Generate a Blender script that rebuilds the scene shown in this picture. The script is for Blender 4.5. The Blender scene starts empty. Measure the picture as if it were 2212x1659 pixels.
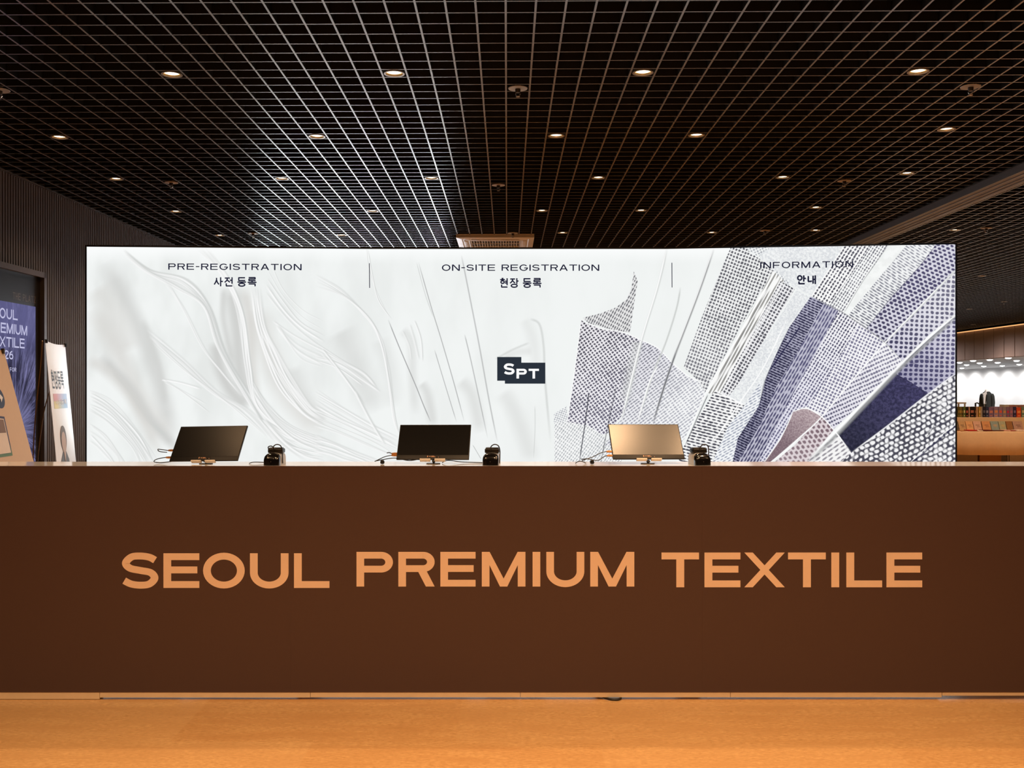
import bpy, bmesh, math, random
from mathutils import Vector, Matrix
random.seed(7)
SC = bpy.context.scene
COL = SC.collection
# ------------------------------------------------------------------ camera, world, exposure
F, CX, HY, H = 2200.0, 1069.0, 847.0, 1.45        # focal length and axis in pixels of the 2212x1659 frame, eye height
TH = math.radians(-0.7)                           # the room is turned by this much against the counter
cam_data = bpy.data.cameras.new('camera')
cam_data.sensor_width = 36.0
cam_data.lens = 36.0 * F / 2212
cam_data.shift_x = (1106 - CX) / 2212
cam_data.shift_y = (HY - 829.5) / 2212
cam_data.clip_start, cam_data.clip_end = 0.05, 200
cam = bpy.data.objects.new('camera', cam_data)
COL.objects.link(cam)
cam.location = (0, 0, H)
cam.rotation_euler = (math.pi / 2, 0, 0)
SC.camera = cam
vs = SC.view_settings
vs.view_transform = 'Standard'; vs.look = 'None'; vs.gamma = 1; vs.use_curve_mapping = False
vs.exposure = 0.0
SC.cycles.transparent_max_bounces = 64; SC.cycles.min_transparent_bounces = 64
SC.cycles.max_bounces = 8
SC.cycles.sample_clamp_indirect = 4.0
world = bpy.data.worlds.new('world'); SC.world = world
world.use_nodes = True
world.node_tree.nodes['Background'].inputs[0].default_value = (0.9, 0.62, 0.45, 1)
world.node_tree.nodes['Background'].inputs[1].default_value = 0.012
WARM = (1.0, 0.61, 0.33)
LAMP_W = 95.0
CEIL = H + 1.925

def P(px, py, Y):                                  # the point of the plane at depth Y seen at a pixel
    return Vector(((px - CX) * Y / F, Y, H - (py - HY) * Y / F))
def at_height(px, py, z):
    Y = (z - H) * F / (HY - py)
    return P(px, py, Y)
def to_room(x, y):
    return (x * math.cos(-TH) - y * math.sin(-TH), x * math.sin(-TH) + y * math.cos(-TH))
def from_room(x, y):
    return (x * math.cos(TH) - y * math.sin(TH), x * math.sin(TH) + y * math.cos(TH))

# ------------------------------------------------------------------ materials
def lin(c):
    if isinstance(c, str):
        c = [int(c[i:i + 2], 16) for i in (0, 2, 4)]
    r = []
    for v in c[:3]:
        v /= 255.0
        r.append(v / 12.92 if v <= 0.04045 else ((v + 0.055) / 1.055) ** 2.4)
    return (r[0], r[1], r[2], 1.0)
class NT:                                          # small node-tree builder
    def __init__(s, name):
        s.m = bpy.data.materials.new(name); s.m.use_nodes = True
        s.t = s.m.node_tree; s.t.nodes.clear()
        s.out = s.n('ShaderNodeOutputMaterial')
    def n(s, kind, **kw):
        x = s.t.nodes.new(kind)
        for k, v in kw.items(): setattr(x, k, v)
        return x
    def set(s, sock, v):
        if isinstance(v, bpy.types.NodeSocket): s.t.links.new(v, sock)
        else: sock.default_value = v
    def math(s, op, a, b=0.0, c=0.0, clamp=False):
        x = s.n('ShaderNodeMath', operation=op, use_clamp=clamp)
        s.set(x.inputs[0], a); s.set(x.inputs[1], b); s.set(x.inputs[2], c)
        return x.outputs[0]
    def mix(s, f, a, b):
        x = s.n('ShaderNodeMix', data_type='RGBA')
        s.set(x.inputs[0], f); s.set(x.inputs[6], a); s.set(x.inputs[7], b)
        return x.outputs[2]
    def noise(s, vec, scale, detail=3.0, rough=0.5):
        x = s.n('ShaderNodeTexNoise')
        s.set(x.inputs['Vector'], vec); x.inputs['Scale'].default_value = scale
        x.inputs['Detail'].default_value = detail; x.inputs['Roughness'].default_value = rough
        return x.outputs['Fac']
    def map(s, vec, scale=(1, 1, 1), rot=(0, 0, 0), loc=(0, 0, 0)):
        x = s.n('ShaderNodeMapping'); s.set(x.inputs[0], vec)
        x.inputs['Scale'].default_value = scale; x.inputs['Rotation'].default_value = rot; x.inputs['Location'].default_value = loc
        return x.outputs[0]
    def rng(s, v, a, b, c=0.0, d=1.0, smooth=False):
        x = s.n('ShaderNodeMapRange', interpolation_type='SMOOTHSTEP' if smooth else 'LINEAR')
        s.set(x.inputs[0], v)
        for i, q in enumerate((a, b, c, d)): s.set(x.inputs[i + 1], q)
        return x.outputs[0]
    def done(s, shader):
        s.t.links.new(shader, s.out.inputs[0]); return s.m
def pbr(name, col, rough=0.5, metal=0.0, spec=0.5, vary=0.06, scale=30.0, bump=0.0, coat=0.0, coat_rough=0.1):
    t = NT(name)
    obj = t.n('ShaderNodeTexCoord').outputs['Object']
    f = t.noise(obj, scale)
    c = lin(col)
    lo = tuple(v * (1 - vary) for v in c[:3]) + (1,); hi = tuple(min(1, v * (1 + vary)) for v in c[:3]) + (1,)
    b = t.n('ShaderNodeBsdfPrincipled')
    t.set(b.inputs['Base Color'], t.mix(f, lo, hi))
    b.inputs['Roughness'].default_value = rough; b.inputs['Metallic'].default_value = metal
    b.inputs['Specular IOR Level'].default_value = spec
    b.inputs['Coat Weight'].default_value = coat; b.inputs['Coat Roughness'].default_value = coat_rough
    if bump:
        bp = t.n('ShaderNodeBump'); bp.inputs['Strength'].default_value = bump; bp.inputs['Distance'].default_value = 0.002
        t.set(bp.inputs['Height'], f); t.set(b.inputs['Normal'], bp.outputs[0])
    return t.done(b.outputs[0])
def glow(name, col, strength, sampling='AUTO'):
    t = NT(name)
    e = t.n('ShaderNodeEmission'); e.inputs[0].default_value = lin(col); e.inputs[1].default_value = strength
    m = t.done(e.outputs[0])
    m.cycles.emission_sampling = sampling
    return m

# ------------------------------------------------------------------ mesh helpers
class MB:
    def __init__(s): s.v = []; s.f = []; s.mi = []; s.uv = {}; s.M = Matrix()
    def add(s, vs_, fs, mi=0):
        b = len(s.v)
        s.v += [tuple(s.M @ Vector(p)) for p in vs_]
        for f in fs: s.f.append([b + i for i in f]); s.mi.append(mi)
    def box(s, x0, x1, y0, y1, z0, z1, mi=0, bev=0.0):
        if bev <= 0:
            s.add([(x0, y0, z0), (x1, y0, z0), (x1, y1, z0), (x0, y1, z0), (x0, y0, z1), (x1, y0, z1), (x1, y1, z1), (x0, y1, z1)],
                  [(3, 2, 1, 0), (4, 5, 6, 7), (0, 1, 5, 4), (1, 2, 6, 5), (2, 3, 7, 6), (3, 0, 4, 7)], mi)
            return
        bm = bmesh.new(); bmesh.ops.create_cube(bm, size=1)
        for v in bm.verts:
            v.co = Vector(((x0 + x1) / 2 + v.co.x * (x1 - x0), (y0 + y1) / 2 + v.co.y * (y1 - y0), (z0 + z1) / 2 + v.co.z * (z1 - z0)))
        bmesh.ops.bevel(bm, geom=bm.edges[:], offset=bev, segments=3, profile=0.5, affect='EDGES')
        bm.verts.index_update()
        s.add([v.co[:] for v in bm.verts], [[v.index for v in f.verts] for f in bm.faces], mi); bm.free()
    def lathe(s, prof, n=24, axis=(0, 0, 0), mi=0, sx=1.0, sy=1.0):   # profile (r, z) turned about z
        vs_ = []; fs = []
        for r, z in prof:
            for k in range(n):
                a = 2 * math.pi * k / n
                vs_.append((axis[0] + r * sx * math.cos(a), axis[1] + r * sy * math.sin(a), axis[2] + z))
        for i in range(len(prof) - 1):
            for k in range(n):
                fs.append((i * n + k, i * n + (k + 1) % n, (i + 1) * n + (k + 1) % n, (i + 1) * n + k))
        if prof[0][0] > 1e-5: fs.append(tuple(range(n))[::-1])
        if prof[-1][0] > 1e-5: fs.append(tuple((len(prof) - 1) * n + k for k in range(n)))
        s.add(vs_, fs, mi)
    def ringlathe(s, prof, n=24, axis=(0, 0, 0), mi=0):               # closed profile, no caps
        vs_ = []; fs = []; m = len(prof)
        for r, z in prof:
            for k in range(n):
                a = 2 * math.pi * k / n
                vs_.append((axis[0] + r * math.cos(a), axis[1] + r * math.sin(a), axis[2] + z))
        for i in range(m):
            j = (i + 1) % m
            for k in range(n):
                fs.append((i * n + k, i * n + (k + 1) % n, j * n + (k + 1) % n, j * n + k))
        s.add(vs_, fs, mi)
    def tube(s, pts, r, n=8, mi=0):
        pts = [Vector(p) for p in pts]; vs_ = []; fs = []
        up = Vector((0.13, 0.21, 0.97))
        for i, p in enumerate(pts):
            d = (pts[min(i + 1, len(pts) - 1)] - pts[max(i - 1, 0)]).normalized()
            a = d.cross(up)
            if a.length < 1e-4: a = d.cross(Vector((1, 0, 0)))
            a.normalize(); b = d.cross(a)
            rr = r[i] if isinstance(r, (list, tuple)) else r
            for k in range(n):
                q = 2 * math.pi * k / n
                vs_.append(p + a * rr * math.cos(q) + b * rr * math.sin(q))
        for i in range(len(pts) - 1):
            for k in range(n):
                fs.append((i * n + k, i * n + (k + 1) % n, (i + 1) * n + (k + 1) % n, (i + 1) * n + k))
        fs.append(tuple(range(n))[::-1]); fs.append(tuple((len(pts) - 1) * n + k for k in range(n)))
        s.add(vs_, fs, mi)
    def loft(s, secs, mi=0, caps=True):                               # list of equal-length rings
        n = len(secs[0]); vs_ = [p for q in secs for p in q]; fs = []
        for i in range(len(secs) - 1):
            for k in range(n):
                fs.append((i * n + k, i * n + (k + 1) % n, (i + 1) * n + (k + 1) % n, (i + 1) * n + k))
        if caps:
            fs.append(tuple(range(n))[::-1]); fs.append(tuple((len(secs) - 1) * n + k for k in range(n)))
        s.add(vs_, fs, mi)
    def build(s, name, mats, parent=None, smooth=False, angle=40, fix=True):
        me = bpy.data.meshes.new(name)
        me.from_pydata(s.v, [], s.f)
        mats = mats if isinstance(mats, (list, tuple)) else [mats]
        for m in mats: me.materials.append(m)
        me.polygons.foreach_set('material_index', s.mi)
        if fix:
            bm = bmesh.new(); bm.from_mesh(me)
            bmesh.ops.recalc_face_normals(bm, faces=bm.faces[:]); bm.to_mesh(me); bm.free()
        if smooth:
            me.polygons.foreach_set('use_smooth', [True] * len(me.polygons))
            me.set_sharp_from_angle(angle=math.radians(angle))
        o = bpy.data.objects.new(name, me); COL.objects.link(o)
        if parent: o.parent = parent
        return o
def tag(o, label=None, cat=None, group=None, kind=None):
    if label: o['label'] = label
    if cat: o['category'] = cat
    if group: o['group'] = group
    if kind: o['kind'] = kind
    return o
def thing(name, label, cat, loc=(0, 0, 0), rz=0.0, group=None):
    o = bpy.data.objects.new(name, None); COL.objects.link(o)
    o.empty_display_size = 0.05
    o.location = loc; o.rotation_euler = (0, 0, rz)
    return tag(o, label, cat, group)
def structure(o): o['kind'] = 'structure'; return o
KIDS = {}
def children(o): return [c for c in COL.objects if c.parent == o]
def copy_tree(o, parent=None):
    c = o.copy(); COL.objects.link(c)
    if parent: c.parent = parent
    for ch in children(o): copy_tree(ch, c)
    return c
def catmull(pts, n=10, closed=False):
    pts = [Vector(p) for p in pts]; out = []
    m = len(pts)
    for i in range(m if closed else m - 1):
        g = (lambda k: pts[k % m]) if closed else (lambda k: pts[max(0, min(m - 1, k))])
        p0, p1, p2, p3 = g(i - 1), g(i), g(i + 1), g(i + 2)
        for j in range(n):
            t = j / n
            out.append(0.5 * ((2 * p1) + (p2 - p0) * t + (2 * p0 - 5 * p1 + 4 * p2 - p3) * t * t + (3 * p1 - p0 - 3 * p2 + p3) * t ** 3))
    if not closed: out.append(pts[-1])
    return out

# ------------------------------------------------------------------ lettering: strokes of an elliptical pen, y runs down, cap height 1
def ribbon(pts, t, u, closed=False):
    n = len(pts); L = []; R = []
    for i in range(n):
        a = pts[(i - 1) % n] if (closed or i > 0) else pts[i]
        b = pts[(i + 1) % n] if (closed or i < n - 1) else pts[i]
        dx, dy = b[0] - a[0], b[1] - a[1]; l = math.hypot(dx, dy) or 1
        nx, ny = -dy / l, dx / l
        x, y = pts[i][0], pts[i][1]
        L.append((x + nx * t / 2, y + ny * u / 2)); R.append((x - nx * t / 2, y - ny * u / 2))
    return [[L[i], L[(i + 1) % n], R[(i + 1) % n], R[i]] for i in range(n if closed else n - 1)]
def ell(cx, cy, rx, ry, a0=0, a1=360, n=40):
    return [(cx + rx * math.cos(math.radians(a0 + (a1 - a0) * k / n)), cy - ry * math.sin(math.radians(a0 + (a1 - a0) * k / n))) for k in range(n + 1)]
def glyph(c, w, t, u):
    a, b = t / 2, u / 2
    y0, y1 = b, 1 - b
    q = []
    V = lambda x, p=0, e=1: q.append([(x - a, p), (x + a, p), (x + a, e), (x - a, e)])
    Hh = lambda y, p, e: q.append([(p, y - b), (e, y - b), (e, y + b), (p, y + b)])
    if c == 'I': V(w / 2)
    elif c == 'L': V(a); Hh(y1, 0, w)
    elif c == 'E': V(a); Hh(y0, 0, w); Hh(.48, 0, w * .945); Hh(y1, 0, w)
    elif c == 'F': V(a); Hh(y0, 0, w); Hh(.53, 0, w * .92)
    elif c == 'T': V(w / 2); Hh(y0, 0, w)
    elif c == 'H': V(a); V(w - a); Hh(.5, 0, w)
    elif c == '-': Hh(.5, 0, w)
    elif c == 'M':
        V(a); V(w - a)
        q.append([(t * .6, 0), (t * 1.02, 0), (w / 2, .77), (w / 2, 1), (w / 2 - t * .48, 1), (t * .6, .2)])
        q.append([(w - x, y) for x, y in q[-1]])
    elif c == 'N': V(a); V(w - a); q.append([(0, 0), (t * 1.25, 0), (w, 1), (w - t * 1.25, 1)])
    elif c == 'X':
        s = t * 1.07 + .0; q.append([(0, 0), (s, 0), (w, 1), (w - s, 1)]); q.append([(w, 0), (w - s, 0), (0, 1), (s, 1)])
    elif c == 'A':
        q.append([(w / 2 - t * .6, 0), (w / 2 + t * .45, 0), (t * 1.15, 1), (0, 1)]); q.append([(w - x, y) for x, y in q[-1]])
        Hh(.69, w * .24, w * .76)
    elif c == 'Z': Hh(y0, 0, w); Hh(y1, 0, w); q.append([(w - t * 1.4, u * .8), (w, u * .8), (t * 1.4, 1 - u * .8), (0, 1 - u * .8)])
    elif c in 'O0': q += ribbon(ell(w / 2, .5, w / 2 - a, .515 - b)[:-1], t, u, True)
    elif c == 'U': q += ribbon([(a, 0)] + [(x, y) for x, y in ell(w / 2, .56, w / 2 - a, .455 - b, 180, 360)] + [(w - a, 0)], t, u)
    elif c in 'PR':
        yb = .595 if c == 'P' else .58; yb -= b
        r = (yb - y0) / 2; rx = r * 1.15
        q += ribbon([(0, y0), (w - a - rx, y0)] + ell(w - a - rx, y0 + r, rx, r, 90, -90, 20) + [(0, yb)], t, u)
        V(a)
        if c == 'R': q.append([(w * .5, yb), (w * .5 + t * 1.15, yb), (w, 1), (w - t * 1.15, 1)])
    elif c == 'S':
        pts = [(.91, .20), (.75, .115), (.5, .08), (.26, .11), (.105, .28), (.22, .43), (.5, .495), (.79, .56), (.895, .72), (.75, .885), (.5, .92), (.25, .885), (.06, .79)]
        q += ribbon([(p.x, p.y) for p in catmull([(x * w, y, 0) for x, y in pts], 8)], t, u)
    elif c == 'G':
        q += ribbon(ell(w / 2, .5, w / 2 - a, .515 - b, 38, 352), t, u); Hh(.54, w * .56, w)
    elif c == '2':
        q += ribbon([(p.x, p.y) for p in catmull([(.08 * w, .26, 0), (.2 * w, .12, 0), (.5 * w, b, 0), (.84 * w, .16, 0), (.86 * w, .36, 0), (.5 * w, .62, 0), (.12 * w, y1, 0)], 8)], t, u); Hh(y1, 0, w)
    elif c == '6':
        q += ribbon(ell(w / 2, .68, w / 2 - a, .335 - b)[:-1], t, u, True)
        q += ribbon([(p.x, p.y) for p in catmull([(a, .68, 0), (.2 * w, .3, 0), (.72 * w, b, 0)], 10)], t, u)
    return q
WID = dict(S=1.05, E=1.045, O=1.21, U=1.12, L=1.03, P=1.05, R=1.05, M=1.26, I=.22, T=1.1, X=1.18, A=1.2, N=1.1, G=1.2, F=1.0, H=1.05, Z=1.0)
WID.update({'-': .5, '2': .9, '0': .95, '6': .95, ' ': .62})
def text_fit(s, x0, x1, yt, yb, t, u, ws=1.0):      # lays a line of text out between x0 and x1; returns polygons in pixels
    h0 = yb - yt; ws_ = [(t * 1.0 if c == 'I' else WID[c] * ws) for c in s]
    gap = ((x1 - x0) / h0 - sum(ws_)) / (len(s) - 1)
    out = []; x = 0
    for c, w in zip(s, ws_):
        for q in glyph(c, w, t, u): out.append([(x0 + (x + a) * h0, yt + b * h0) for a, b in q])
        x += w + gap
    return out
HAN = {
 '사': [[(.28, .06), (.28, .28), (.19, .53), (.02, .8)], [(.28, .3), (.38, .58), (.56, .79)], [(.74, 0), (.74, 1)], [(.74, .46), (1, .46)]],
 '전': [[(.04, .09), (.6, .09)], [(.32, .09), (.30, .25), (.18, .44), (.02, .56)], [(.32, .27), (.44, .43), (.62, .54)], [(.85, 0), (.85, .72)], [(.6, .33), (.85, .33)], [(.2, .66), (.2, .96)], [(.16, .95), (.88, .95)]],
 '등': [[(.12, .06), (.88, .06)], [(.15, .02), (.15, .39)], [(.12, .36), (.9, .36)], [(0, .53), (1, .53)], ('o', .5, .82, .35, .155)],
 '록': [[(.12, .04), (.87, .04)], [(.84, .02), (.84, .22)], [(.12, .2), (.87, .2)], [(.15, .2), (.15, .39)], [(.12, .37), (.9, .37)], [(.5, .37), (.5, .55)], [(0, .56), (1, .56)], [(.12, .73), (.87, .73)], [(.84, .72), (.84, 1)]],
 '현': [[(.2, .03), (.42, .03)], [(.02, .16), (.6, .16)], ('o', .31, .42, .19, .14), [(.85, 0), (.85, .76)], [(.58, .33), (.85, .33)], [(.58, .51), (.85, .51)], [(.2, .68), (.2, .96)], [(.16, .95), (.9, .95)]],
 '장': [[(.04, .09), (.6, .09)], [(.32, .09), (.30, .24), (.18, .42), (.02, .54)], [(.32, .26), (.44, .41), (.6, .52)], [(.8, 0), (.8, .62)], [(.8, .31), (1, .31)], ('o', .5, .81, .34, .16)],
 '안': [('o', .28, .3, .24, .24), [(.74, 0), (.74, .72)], [(.74, .35), (1, .35)], [(.18, .68), (.18, .97)], [(.14, .95), (.86, .95)]],
 '내': [[(.08, .08), (.08, .72)], [(.05, .7), (.3, .69), (.52, .65)], [(.64, .04), (.64, .95)], [(.64, .46), (.9, .46)], [(.9, 0), (.9, 1)]]}
def hangul(s, xs, yt, yb, th):                      # xs: (x0, x1) of each syllable, th: pen width in pixels
    out = []
    for c, (x0, x1) in zip(s, xs):
        sx, sy = x1 - x0 - th * .6, yb - yt - th
        T = lambda p: (x0 + th * .3 + p[0] * sx, yt + th / 2 + p[1] * sy)
        for st in HAN[c]:
            if isinstance(st, tuple): out += ribbon([T(p) for p in ell(*st[1:])[:-1]], th, th, True)
            else: out += ribbon([T(p) for p in st], th, th)
    return out
def decal(polys, fn, name, mat, parent, out=(0, -1, 0)):   # flat vinyl: polygons in picture-plane units mapped onto a surface by fn
    bm = bmesh.new(); out = Vector(out); k = 0; last = set()
    for q in polys:                                  # pieces of one stroke lie flush, crossing strokes a hair apart
        cur = {(round(x, 6), round(y, 6)) for x, y in q}
        if len(cur & last) < 2: k += 1
        last = cur
        try: bm.faces.new([bm.verts.new(fn(x, y) + out * (.00012 * (k % 5))) for x, y in q])
        except ValueError: pass
    me = bpy.data.meshes.new(name); bm.to_mesh(me); bm.free()
    me.materials.append(mat)
    o = bpy.data.objects.new(name, me); COL.objects.link(o); o.parent = parent
    return o

# ------------------------------------------------------------------ the setting
def floor_mat():
    t = NT('vinyl_floor')
    o = t.n('ShaderNodeTexCoord').outputs['Object']
    br = t.n('ShaderNodeTexBrick'); br.offset = 0.5
    t.set(br.inputs['Vector'], t.map(o, loc=(-1.567, -4.21, 0)))
    br.inputs['Color1'].default_value = (0, 0, 0, 1); br.inputs['Color2'].default_value = (1, 1, 1, 1)
    br.inputs['Mortar'].default_value = (.5, .5, .5, 1); br.inputs['Scale'].default_value = 1
    br.inputs['Mortar Size'].default_value = 0.0; br.inputs['Brick Width'].default_value = 1.187; br.inputs['Row Height'].default_value = 0.6
    br.inputs['Bias'].default_value = 0.0
    fine = t.noise(t.map(o, (1, 2.2, 1)), 42, 5, .65)
    mid = t.noise(t.map(o, (.5, 2.0, 1)), 6, 4, .6)
    c = t.mix(t.rng(fine, .3, .7), lin('b08450'), lin('e2b67c'))
    c = t.mix(t.math('MULTIPLY', t.rng(mid, .35, .7), .55), c, lin('b4834f'))
    c = t.mix(t.math('MULTIPLY', br.outputs['Color'], .15), c, lin('f0cf98'))
    b = t.n('ShaderNodeBsdfPrincipled'); t.set(b.inputs['Base Color'], c)
    t.set(b.inputs['Roughness'], t.rng(mid, .2, .8, .22, .34)); b.inputs['Specular IOR Level'].default_value = .45
    return t.done(b.outputs[0])
m = MB(); m.box(-5.2, 22.5, -4, 50, -.1, 0)
fl = structure(m.build('floor', floor_mat())); fl.rotation_euler.z = TH

bar_mat = [pbr('black_ceiling_paint', '131313', .5, 0, .3, .1, 12), pbr('lit_bar_underside', '605d5b', .27, 0, .8, .1, 12)]   # black bars; undersides greyed to stand for the light they reflect
GX0, GW, GY0, GL = -0.008, 0.15, 5.018, 0.1505       # phase and pitch of the open-cell grid in the room's frame
BEAM_X = (4.33, 4.61)
AC0, AC1 = at_height(985, 513, CEIL - .03), at_height(1154, 513, CEIL - .03)
ACW = AC1.x - AC0.x
ax, ay = to_room((AC0.x + AC1.x) / 2, AC0.y)
CUT = (ax - ACW / 2 - .02, ax + ACW / 2 + .02, ay - .02, ay + ACW + .02)      # opening for the air conditioner
m = MB()
k0, k1 = int((-4.36 - GX0) / GW), int((14.1 - GX0) / GW)
for k in range(k0, k1):
    x = GX0 + k * GW
    if BEAM_X[0] - .02 < x < BEAM_X[1] + .02: continue
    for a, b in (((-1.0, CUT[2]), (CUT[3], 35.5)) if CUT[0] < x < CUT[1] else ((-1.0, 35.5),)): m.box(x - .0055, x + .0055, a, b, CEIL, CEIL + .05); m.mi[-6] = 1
for k in range(-40, 203):
    y = GY0 + k * GL
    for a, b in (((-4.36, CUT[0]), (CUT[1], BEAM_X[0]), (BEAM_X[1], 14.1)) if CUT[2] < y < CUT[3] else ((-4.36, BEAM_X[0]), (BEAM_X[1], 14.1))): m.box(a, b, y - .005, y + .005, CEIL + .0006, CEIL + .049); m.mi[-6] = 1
for x in (BEAM_X[0] - .012, BEAM_X[1] + .002): m.box(x, x + .01, -1.0, 35.5, CEIL - .002, CEIL + .05)
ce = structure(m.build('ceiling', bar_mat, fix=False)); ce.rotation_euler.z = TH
m = MB(); m.box(-5.2, 22.5, -4, 50, CEIL + .42, CEIL + .5)
cv = structure(m.build('ceiling_void', pbr('black_void', '060606', .9, 0, .1))); cv.rotation_euler.z = TH
m = MB(); m.box(BEAM_X[0], BEAM_X[1], -1.0, 35.5, CEIL - .065, CEIL + .42)
for s in (.06, .14, .2):
    m.box(BEAM_X[0] + s, BEAM_X[0] + s + .012, -1.0, 35.5, CEIL - .071, CEIL - .065)
bm_ = structure(m.build('trim_1', pbr('grey_beam', '4c4d52', .4, 0, .5, .12, 3))); bm_.rotation_euler.z = TH
# slatted wall
WX = -4.38
m = MB(); m.box(WX - .25, WX - .02, -1.0, 36, 0, CEIL + .42)
y = 5.0
while y < 26: m.box(WX - .02, WX, y, y + .03, .08, CEIL - .004); y += .048
wl = structure(m.build('wall_left', pbr('dark_slats', '544f4e', .6, 0, .3, .12, 5), fix=False)); wl.rotation_euler.z = TH
m = MB(); m.box(-5.2, 22.5, 48, 48.3, 0, CEIL + .42)
wb = structure(m.build('wall_back', pbr('dark_back_wall', '3a3430', .7))); wb.rotation_euler.z = TH

# ------------------------------------------------------------------ ceiling lights
def lens_mat():
    t = NT('lamp_lens')
    o = t.n('ShaderNodeTexCoord').outputs['Object']
    ln = t.n('ShaderNodeVectorMath', operation='LENGTH'); t.set(ln.inputs[0], o)
    f = t.rng(ln.outputs['Value'], .0, .05)
    e = t.n('ShaderNodeEmission'); t.set(e.inputs[0], t.mix(f, (1, .93, .78, 1), (1, .72, .36, 1)))
    t.set(e.inputs[1], t.rng(f, .1, 1, 10.0, 1.5))
    mm = t.done(e.outputs[0]); mm.cycles.emission_sampling = 'NONE'; return mm
LENS = lens_mat()
RING = pbr('bronze_ring', '8a7a68', .35, .6)
CONE = pbr('gold_reflector', 'd8b070', .25, .9)
lamp_data = bpy.data.lights.new('downlight_beam', 'SPOT')
lamp_data.energy = LAMP_W; lamp_data.color = WARM; lamp_data.spot_size = math.radians(125); lamp_data.spot_blend = 1.0
lamp_data.shadow_soft_size = .045
def make_downlight():
    t = thing('downlight', 'x', 'ceiling light')
    m = MB(); m.ringlathe([(.063, .004), (.063, -.003), (.052, -.003), (.050, .004)], 32); m.build('trim_ring', RING, t, True)
    m = MB(); m.ringlathe([(.053, .002), (.0515, .002), (.049, .010), (.051, .012)], 32); m.build('reflector', CONE, t, True)
    m = MB(); m.lathe([(.0, .004), (.02, .005), (.038, .007), (.049, .010)][::-1], 28); lens = m.build('lens', LENS, t, True)
    return t
def add_beam(x, y, power=1.0):
    d = lamp_data if power == 1.0 else lamp_data.copy()
    if power != 1.0: d.energy = LAMP_W * power
    o = bpy.data.objects.new('downlight_beam', d); COL.objects.link(o)
    o.location = (x, y, CEIL - .012)
ORD = ['first', 'second', 'third', 'fourth', 'fifth', 'sixth', 'seventh']
ROWS = [
 ('row nearest the camera', [(362, 157), (848, 154), (1391, 152), (1995, 147)]),
 ('second row from the camera', [(108, 294), (680, 294), (1203, 292), (1514, 289), (2043, 284)]),
 ('third row from the camera', [(266, 388), (601, 388), (932, 388), (1298, 385), (1700, 381), (1961, 377)]),
 ('fourth row from the camera', [(382, 456), (795, 456), (1172, 454), (1393, 452), (1775, 448)]),
 ('farthest row above the light box', [(471, 507), (726, 507), (1219, 504), (1552, 501), (1748, 499)])]
def snap(px, py):
    p = at_height(px, py, CEIL); x, y = to_room(p.x, p.y)
    x = GX0 + (math.floor((x - GX0) / GW) + .5) * GW; y = GY0 + (math.floor((y - GY0) / GL) + .5) * GL
    return from_room(x, y)
proto = make_downlight(); first = True
def place_light(px, py, label, power=1.0):
    global first
    o = proto if first else copy_tree(proto); first = False
    x, y = snap(px, py); o.location = (x, y, CEIL); tag(o, label, 'ceiling light', 'round downlights in the grid ceiling')
    if power: add_beam(x, y, power)
for name, row in ROWS:
    for i, (px, py) in enumerate(row):
        place_light(px, py, 'round recessed downlight, %s from the slatted wall in the %s' % (ORD[i], name))
place_light(2065, 498, 'round downlight beyond the ceiling beam, beside the small sprinkler')
place_light(2112, 596, 'small distant downlight beyond the beam, in the middle of the far grid')
place_light(2095, 668, 'faint distant downlight above the lit cove, nearest the light box edge')
place_light(2107, 701, 'tiny farthest downlight, just above the lit cove strip')
for x, y, w in ((-2.3, 4.5, .1), (1.05, 4.4, .85), (1.8, 4.4, .95)): add_beam(x, y, w)
for y, w in ((3.0, 1.15), (1.5, 1.35), (0.0, 1.3), (-1.5, 1.2)):
    for x in (-2.6, -1.3, .1, 1.5, 2.9): add_beam(x, y, w * 1.2)
for x, y in ((6.5, 8), (6.5, 12), (9.5, 14), (8.3, 15.6), (9.8, 15.6), (8.8, 18.0), (11, 20), (7, 19), (-2, 16), (1, 16), (-2, 20), (1.5, 20), (4, 24)):  # unseen hall lamps; the one before the side table is added to brighten it
    add_beam(x, y, 1.8 if x > 8 and y < 16 else 1.2)

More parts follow.
